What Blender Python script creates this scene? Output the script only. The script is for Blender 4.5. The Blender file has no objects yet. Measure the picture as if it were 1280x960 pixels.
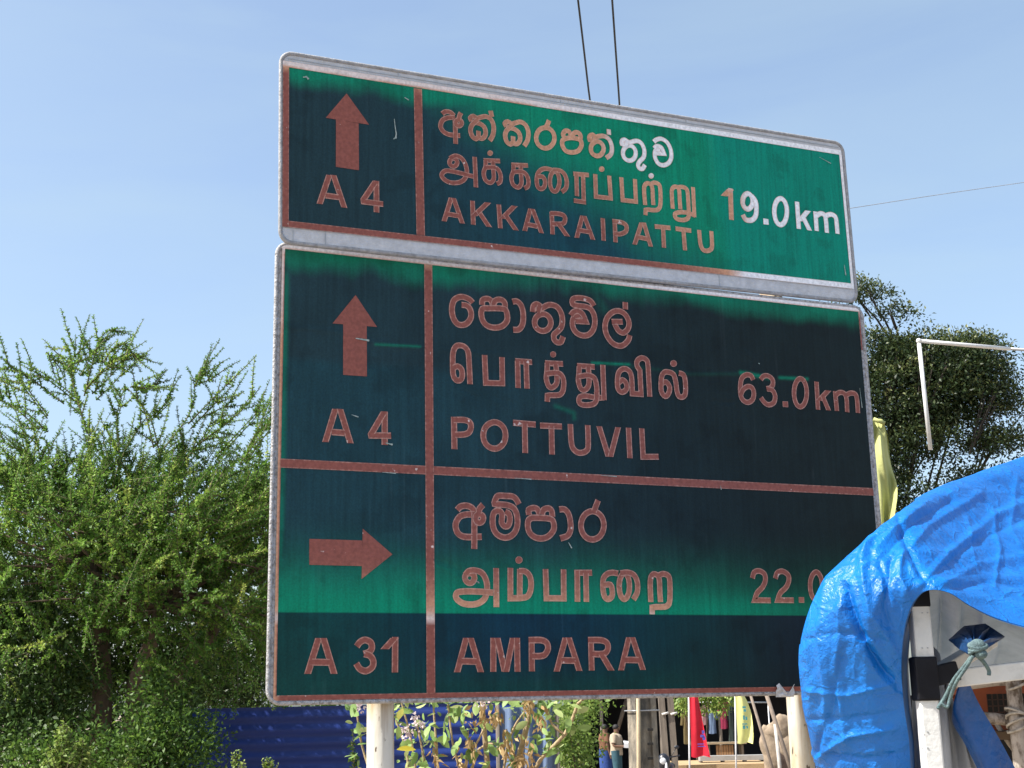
import bpy, bmesh, math, random
import numpy as np
from mathutils import Vector, Matrix

# ---------------------------------------------------------------- camera, sky, sun, exposure
scene = bpy.context.scene
R = math.radians
FPX, CAMZ = 1680.0, 2.3
cam_d = bpy.data.cameras.new('camera'); cam = bpy.data.objects.new('camera', cam_d)
scene.collection.objects.link(cam); scene.camera = cam
cam_d.sensor_width = 36.0; cam_d.lens = FPX/1280*36.0; cam_d.clip_start = 0.05; cam_d.clip_end = 3000
CR = Vector((0.99978, 0.00487, -0.02048)); CU = Vector((0.02105, -0.23136, 0.97264)); CB = Vector((0.0, -0.97285, -0.23142))
cam.matrix_world = Matrix(((CR.x, CU.x, CB.x, 0), (CR.y, CU.y, CB.y, 0), (CR.z, CU.z, CB.z, CAMZ), (0, 0, 0, 1)))

SUN_AZ, SUN_EL = R(-110), R(52)          # azimuth from +Y towards +X; elevation
sun_dir = Vector((math.sin(SUN_AZ)*math.cos(SUN_EL), math.cos(SUN_AZ)*math.cos(SUN_EL), math.sin(SUN_EL)))
world = bpy.data.worlds.new('World'); scene.world = world; world.use_nodes = True
wn = world.node_tree.nodes; wl = world.node_tree.links
bg = wn['Background']; bg.inputs['Strength'].default_value = 0.108
sky = wn.new('ShaderNodeTexSky'); sky.sky_type = 'NISHITA'; sky.sun_disc = False
sky.sun_elevation = SUN_EL; sky.sun_rotation = SUN_AZ
sky.air_density = 1.0; sky.dust_density = 2.6; sky.ozone_density = 1.3
# faint high cloud streaks
wt = wn.new('ShaderNodeTexCoord'); wm = wn.new('ShaderNodeMapping'); wm.inputs['Scale'].default_value = (1.6, 1.6, 6.0); wm.inputs['Rotation'].default_value = (0.25, 0.5, 0.4)
wno = wn.new('ShaderNodeTexNoise'); wno.inputs['Scale'].default_value = 1.7; wno.inputs['Detail'].default_value = 7; wno.inputs['Roughness'].default_value = 0.55; wno.inputs['Distortion'].default_value = 0.4
wl.new(wt.outputs['Generated'], wm.inputs[0]); wl.new(wm.outputs[0], wno.inputs['Vector'])
wr = wn.new('ShaderNodeMapRange'); wr.inputs[1].default_value = 0.42; wr.inputs[2].default_value = 0.80; wr.inputs[3].default_value = 0.13; wr.inputs[4].default_value = 0.40
wl.new(wno.outputs['Fac'], wr.inputs[0])
wx = wn.new('ShaderNodeMix'); wx.data_type = 'RGBA'; wl.new(wr.outputs[0], wx.inputs[0]); wl.new(sky.outputs[0], wx.inputs[6]); wx.inputs[7].default_value = (2.45, 3.15, 3.35, 1)
wl.new(wx.outputs[2], bg.inputs['Color'])
sun_d = bpy.data.lights.new('sun', 'SUN'); sun_d.energy = 3.8; sun_d.angle = R(0.53); sun_d.color = (1.0, 0.95, 0.87)
sun = bpy.data.objects.new('sun', sun_d); scene.collection.objects.link(sun)
sun.rotation_euler = sun_dir.to_track_quat('Z', 'Y').to_euler()
scene.view_settings.view_transform = 'Standard'; scene.view_settings.look = 'None'
scene.view_settings.exposure = 1.25; scene.view_settings.gamma = 1.0; scene.view_settings.use_curve_mapping = False

# ---------------------------------------------------------------- helpers
COL = scene.collection
rng = np.random.default_rng(7); random.seed(7)

def lin(r, g, b):
    f = lambda c: (c/255/12.92) if c <= 10 else ((c/255+0.055)/1.055)**2.4
    return (f(r), f(g), f(b))

def at(px, py, Y):
    """the place at forward distance Y seen at photograph position (px, py)"""
    d = CR*((px-640)/FPX) - CU*((py-480)/FPX) - CB
    return Vector((0, 0, CAMZ)) + d*(Y/d.y)

def tag(o, label, cat, group=None, kind=None):
    if label: o['label'] = label
    if cat: o['category'] = cat
    if group: o['group'] = group
    if kind: o['kind'] = kind
    return o

def thing(name, loc, label, cat, group=None):
    o = bpy.data.objects.new(name, None); COL.objects.link(o); o.location = loc
    o.empty_display_size = 0.1
    return tag(o, label, cat, group)

def place(o, parent):
    """parent o to a thing keeping world coordinates of its mesh"""
    if parent:
        o.parent = parent
        w = Vector((0, 0, 0)); p = parent
        while p: w += p.location; p = p.parent
        if o.location.length == 0: o.location = -w
    return o

class MB:
    """collects shapes in world coordinates and links them as ONE mesh object"""
    def __init__(s): s.v = []; s.f = []; s.uv = None
    def add(s, vs, fs):
        b = len(s.v); s.v += [tuple(p) for p in vs]; s.f += [tuple(i+b for i in f) for f in fs]; return s
    def box(s, c, sx, sy, sz, ax=None, bev=0.0):
        ax = ax or (Vector((1,0,0)), Vector((0,1,0)), Vector((0,0,1)))
        bm = bmesh.new(); bmesh.ops.create_cube(bm, size=1)
        for v in bm.verts: v.co = Vector((v.co.x*sx, v.co.y*sy, v.co.z*sz))
        if bev: bmesh.ops.bevel(bm, geom=bm.edges[:], offset=bev, segments=2, affect='EDGES', profile=0.5)
        bm.verts.index_update()
        vs = [Vector(c)+ax[0]*v.co.x+ax[1]*v.co.y+ax[2]*v.co.z for v in bm.verts]
        fs = [[v.index for v in f.verts] for f in bm.faces]; bm.free(); return s.add(vs, fs)
    def tube(s, pts, rad, n=10, cap=True):
        pts = [Vector(p) for p in pts]; m = len(pts)
        rads = list(rad) if hasattr(rad, '__len__') else [rad]*m
        vs = []; fs = []; prev = None
        for i, p in enumerate(pts):
            d = (pts[min(i+1, m-1)]-pts[max(i-1, 0)]).normalized()
            if prev is None:
                a = d.orthogonal().normalized()
            else:
                a = (prev - d*prev.dot(d)).normalized()
            prev = a; b = d.cross(a)
            for k in range(n):
                t = 2*math.pi*k/n; vs.append(p+(a*math.cos(t)+b*math.sin(t))*rads[i])
        for i in range(m-1):
            for k in range(n):
                fs.append((i*n+k, i*n+(k+1) % n, (i+1)*n+(k+1) % n, (i+1)*n+k))
        if cap: fs.append(tuple(range(n-1, -1, -1))); fs.append(tuple((m-1)*n+k for k in range(n)))
        return s.add(vs, fs)
    def blob(s, c, rx, ry, rz, seg=12, ring=8, ax=None):
        ax = ax or (Vector((1,0,0)), Vector((0,1,0)), Vector((0,0,1))); vs = []; fs = []
        for i in range(ring+1):
            th = math.pi*i/ring
            for k in range(seg):
                ph = 2*math.pi*k/seg
                q = (math.sin(th)*math.cos(ph)*rx, math.sin(th)*math.sin(ph)*ry, math.cos(th)*rz)
                vs.append(Vector(c)+ax[0]*q[0]+ax[1]*q[1]+ax[2]*q[2])
        for i in range(ring):
            for k in range(seg):
                fs.append((i*seg+k, (i+1)*seg+k, (i+1)*seg+(k+1) % seg, i*seg+(k+1) % seg))
        return s.add(vs, fs)
    def sheet(s, rows, thick=0.0):
        """grid of points -> sheet, optionally a closed slab"""
        nr, nc = len(rows), len(rows[0]); g = [Vector(p) for r in rows for p in r]
        fs = [(i*nc+j, i*nc+j+1, (i+1)*nc+j+1, (i+1)*nc+j) for i in range(nr-1) for j in range(nc-1)]
        return s.add(g, fs)
    def prism(s, poly, d):
        n = len(poly); d = Vector(d); vs = [Vector(p) for p in poly]+[Vector(p)+d for p in poly]
        fs = [tuple(range(n-1, -1, -1)), tuple(range(n, 2*n))]+[(i, (i+1) % n, n+(i+1) % n, n+i) for i in range(n)]
        return s.add(vs, fs)
    def build(s, name, mat, parent=None, smooth=False, solid=0.0, sub=0):
        me = bpy.data.meshes.new(name); me.from_pydata(s.v, [], s.f); me.update()
        o = bpy.data.objects.new(name, me); COL.objects.link(o)
        if mat: me.materials.append(mat)
        if smooth: me.polygons.foreach_set('use_smooth', [True]*len(me.polygons))
        if sub: m = o.modifiers.new('sub', 'SUBSURF'); m.levels = sub; m.render_levels = sub
        if solid: m = o.modifiers.new('solid', 'SOLIDIFY'); m.thickness = solid; m.offset = 0
        return place(o, parent)

def np_mesh(name, verts, quads, mat, parent=None, attr=None, smooth=False):
    """fast mesh of quads from numpy arrays; attr: dict name -> per-vertex rgb or float"""
    me = bpy.data.meshes.new(name); nv = len(verts); nq = len(quads)
    me.vertices.add(nv); me.vertices.foreach_set('co', np.asarray(verts, np.float32).ravel())
    me.loops.add(nq*4); me.loops.foreach_set('vertex_index', np.asarray(quads, np.int32).ravel())
    me.polygons.add(nq); me.polygons.foreach_set('loop_start', np.arange(0, nq*4, 4, dtype=np.int32))
    me.update(calc_edges=True)
    for k, a in (attr or {}).items():
        a = np.asarray(a, np.float32)
        if a.ndim == 2:
            at_ = me.attributes.new(k, 'FLOAT_COLOR', 'POINT')
            at_.data.foreach_set('color', np.concatenate([a, np.ones((nv, 1), np.float32)], 1).ravel())
        else:
            at_ = me.attributes.new(k, 'FLOAT', 'POINT'); at_.data.foreach_set('value', a)
    if smooth: me.polygons.foreach_set('use_smooth', np.ones(nq, bool))
    me.materials.append(mat)
    o = bpy.data.objects.new(name, me); COL.objects.link(o)
    return place(o, parent)

def unit(a): return a/np.maximum(np.linalg.norm(a, axis=-1, keepdims=True), 1e-9)

def leaves(name, c, d, L, W, mat, parent, tint=None, fold=0.25):
    """kite-shaped leaves: bases c, directions d, lengths L, widths W; slightly folded"""
    n = len(c); d = unit(d)
    up = unit(rng.normal(size=(n, 3))+np.array([0, 0, 0.9]))
    side = unit(np.cross(d, up)); nor = np.cross(side, d)
    L = np.asarray(L)[:, None]*np.ones((n, 1)); W = np.asarray(W)[:, None]*np.ones((n, 1))
    mid = c+d*L*0.45
    v = np.stack([c, mid+side*W*0.5+nor*W*fold, c+d*L-nor*L*0.08, mid-side*W*0.5+nor*W*fold], 1).reshape(-1, 3)
    q = np.arange(4*n).reshape(n, 4)
    t = np.repeat(rng.random(n) if tint is None else tint, 4)
    return np_mesh(name, v, q, mat, parent, {'tint': t})

def oval_leaves(name, c, d, L, W, mat, parent, tint=None):
    """rounded leaves of four quads each, curved along their length and folded along the midrib"""
    n = len(c); d = unit(np.asarray(d, float)); up = unit(rng.normal(size=(n, 3))+np.array([0, 0, 0.9])); side = unit(np.cross(d, up)); nor = np.cross(side, d)
    L = np.asarray(L)[:, None]; W = np.asarray(W)[:, None]; V = []
    for t, w in ((0, .10), (.22, .72), (.5, 1.0), (.78, .78), (1.0, .08)):
        p = c+d*L*t-nor*L*0.16*t*t
        V += [p+side*W*.5*w+nor*W*.10*w, p, p-side*W*.5*w+nor*W*.10*w]
    V = np.stack(V, 1).reshape(-1, 3); q = []
    b = np.arange(n)[:, None]*15
    for i in range(4):
        for j in range(2): q.append(b+np.array([[3*i+j, 3*i+j+1, 3*i+j+4, 3*i+j+3]]))
    q = np.concatenate(q, 0); t = np.repeat(rng.random(n) if tint is None else tint, 15)
    return np_mesh(name, V, q, mat, parent, {'tint': t}, smooth=True)

# ---------------------------------------------------------------- materials
def mat_new(name):
    m = bpy.data.materials.new(name); m.use_nodes = True
    return m, m.node_tree.nodes, m.node_tree.links, m.node_tree.nodes['Principled BSDF']

def ramp(nodes, stops):
    r = nodes.new('ShaderNodeValToRGB'); e = r.color_ramp.elements
    while len(e) < len(stops): e.new(0.5)
    for i, (p, c) in enumerate(stops): e[i].position = p; e[i].color = (*c, 1)
    return r

def simple(name, c1, c2=None, scale=8.0, rough=0.6, metal=0.0, bump=0.0, bscale=40.0, spec=0.5, stretch=(1, 1, 1), c3=None, lo=0.35, hi=0.65, detail=6):
    """two or three tones mottled by noise in object space, with an optional bump"""
    m, n, l, p = mat_new(name)
    tc = n.new('ShaderNodeTexCoord'); mp = n.new('ShaderNodeMapping'); mp.inputs['Scale'].default_value = stretch
    l.new(tc.outputs['Object'], mp.inputs['Vector'])
    no = n.new('ShaderNodeTexNoise'); no.inputs['Scale'].default_value = scale; no.inputs['Detail'].default_value = detail
    no.inputs['Roughness'].default_value = 0.65
    l.new(mp.outputs[0], no.inputs['Vector'])
    c2 = c2 or tuple(x*0.75 for x in c1)
    st = [(lo, c2), (hi, c1)] if c3 is None else [(lo, c2), (hi, c1), (min(hi+0.12, 1), c3)]
    r = ramp(n, st); l.new(no.outputs['Fac'], r.inputs[0]); l.new(r.outputs[0], p.inputs['Base Color'])
    p.inputs['Roughness'].default_value = rough; p.inputs['Metallic'].default_value = metal
    p.inputs['Specular IOR Level'].default_value = spec
    if bump:
        nb = n.new('ShaderNodeTexNoise'); nb.inputs['Scale'].default_value = bscale; nb.inputs['Detail'].default_value = 5
        l.new(mp.outputs[0], nb.inputs['Vector'])
        b = n.new('ShaderNodeBump'); b.inputs['Strength'].default_value = bump; b.inputs['Distance'].default_value = 0.02
        l.new(nb.outputs['Fac'], b.inputs['Height']); l.new(b.outputs[0], p.inputs['Normal'])
    return m

def leaf_mat(name, stops, rough=0.5, trans=0.35):
    """leaf colour varies from leaf to leaf (tint attribute); thin leaves let light through"""
    m, n, l, p = mat_new(name)
    a = n.new('ShaderNodeAttribute'); a.attribute_name = 'tint'
    r = ramp(n, stops); l.new(a.outputs['Fac'], r.inputs[0])
    l.new(r.outputs[0], p.inputs['Base Color']); p.inputs['Roughness'].default_value = rough
    p.inputs['Specular IOR Level'].default_value = 0.35
    tr = n.new('ShaderNodeBsdfTranslucent'); l.new(r.outputs[0], tr.inputs['Color'])
    mx = n.new('ShaderNodeMixShader'); mx.inputs[0].default_value = trans
    l.new(p.outputs[0], mx.inputs[1]); l.new(tr.outputs[0], mx.inputs[2])
    l.new(mx.outputs[0], n['Material Output'].inputs['Surface'])
    return m

M_ground = simple('sandy_ground', (0.33, 0.27, 0.20), (0.24, 0.195, 0.145), 0.6, 0.95, bump=0.4, bscale=6)
M_bark = simple('brown_bark', (0.16, 0.11, 0.075), (0.07, 0.05, 0.035), 14, 0.9, bump=0.6, bscale=30, stretch=(1, 1, 0.25))
M_darkbark = simple('grey_bark', (0.055, 0.045, 0.036), (0.03, 0.025, 0.02), 5, 0.9)
M_twig = simple('green_twig', (0.12, 0.13, 0.05), (0.08, 0.07, 0.035), 9, 0.8)
M_aluminium = simple('weathered_aluminium', (0.56, 0.57, 0.59), (0.44, 0.45, 0.47), 30, 0.55, 0.0, bump=0.25, bscale=160, spec=0.4, c3=(0.62, 0.63, 0.65))
M_pitted = simple('pitted_grey_paint', (0.40, 0.40, 0.41), (0.20, 0.19, 0.185), 55, 0.6, 0.0, bump=0.5, bscale=120, lo=0.38, hi=0.55)
M_rail = simple('galvanised_steel', (0.45, 0.46, 0.47), (0.34, 0.35, 0.36), 9, 0.45, 0.6)
M_black = simple('black_plastic', (0.010, 0.011, 0.016), (0.006, 0.006, 0.009), 20, 0.6, spec=0.2)
M_whitepole = simple('white_powder_coat', (0.66, 0.66, 0.64), (0.50, 0.50, 0.48), 18, 0.5, bump=0.1, bscale=90, lo=0.3, hi=0.5)
M_cord = simple('grey_green_cord', (0.13, 0.20, 0.20), (0.06, 0.10, 0.11), 60, 0.8, bump=0.4, bscale=200)

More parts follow.
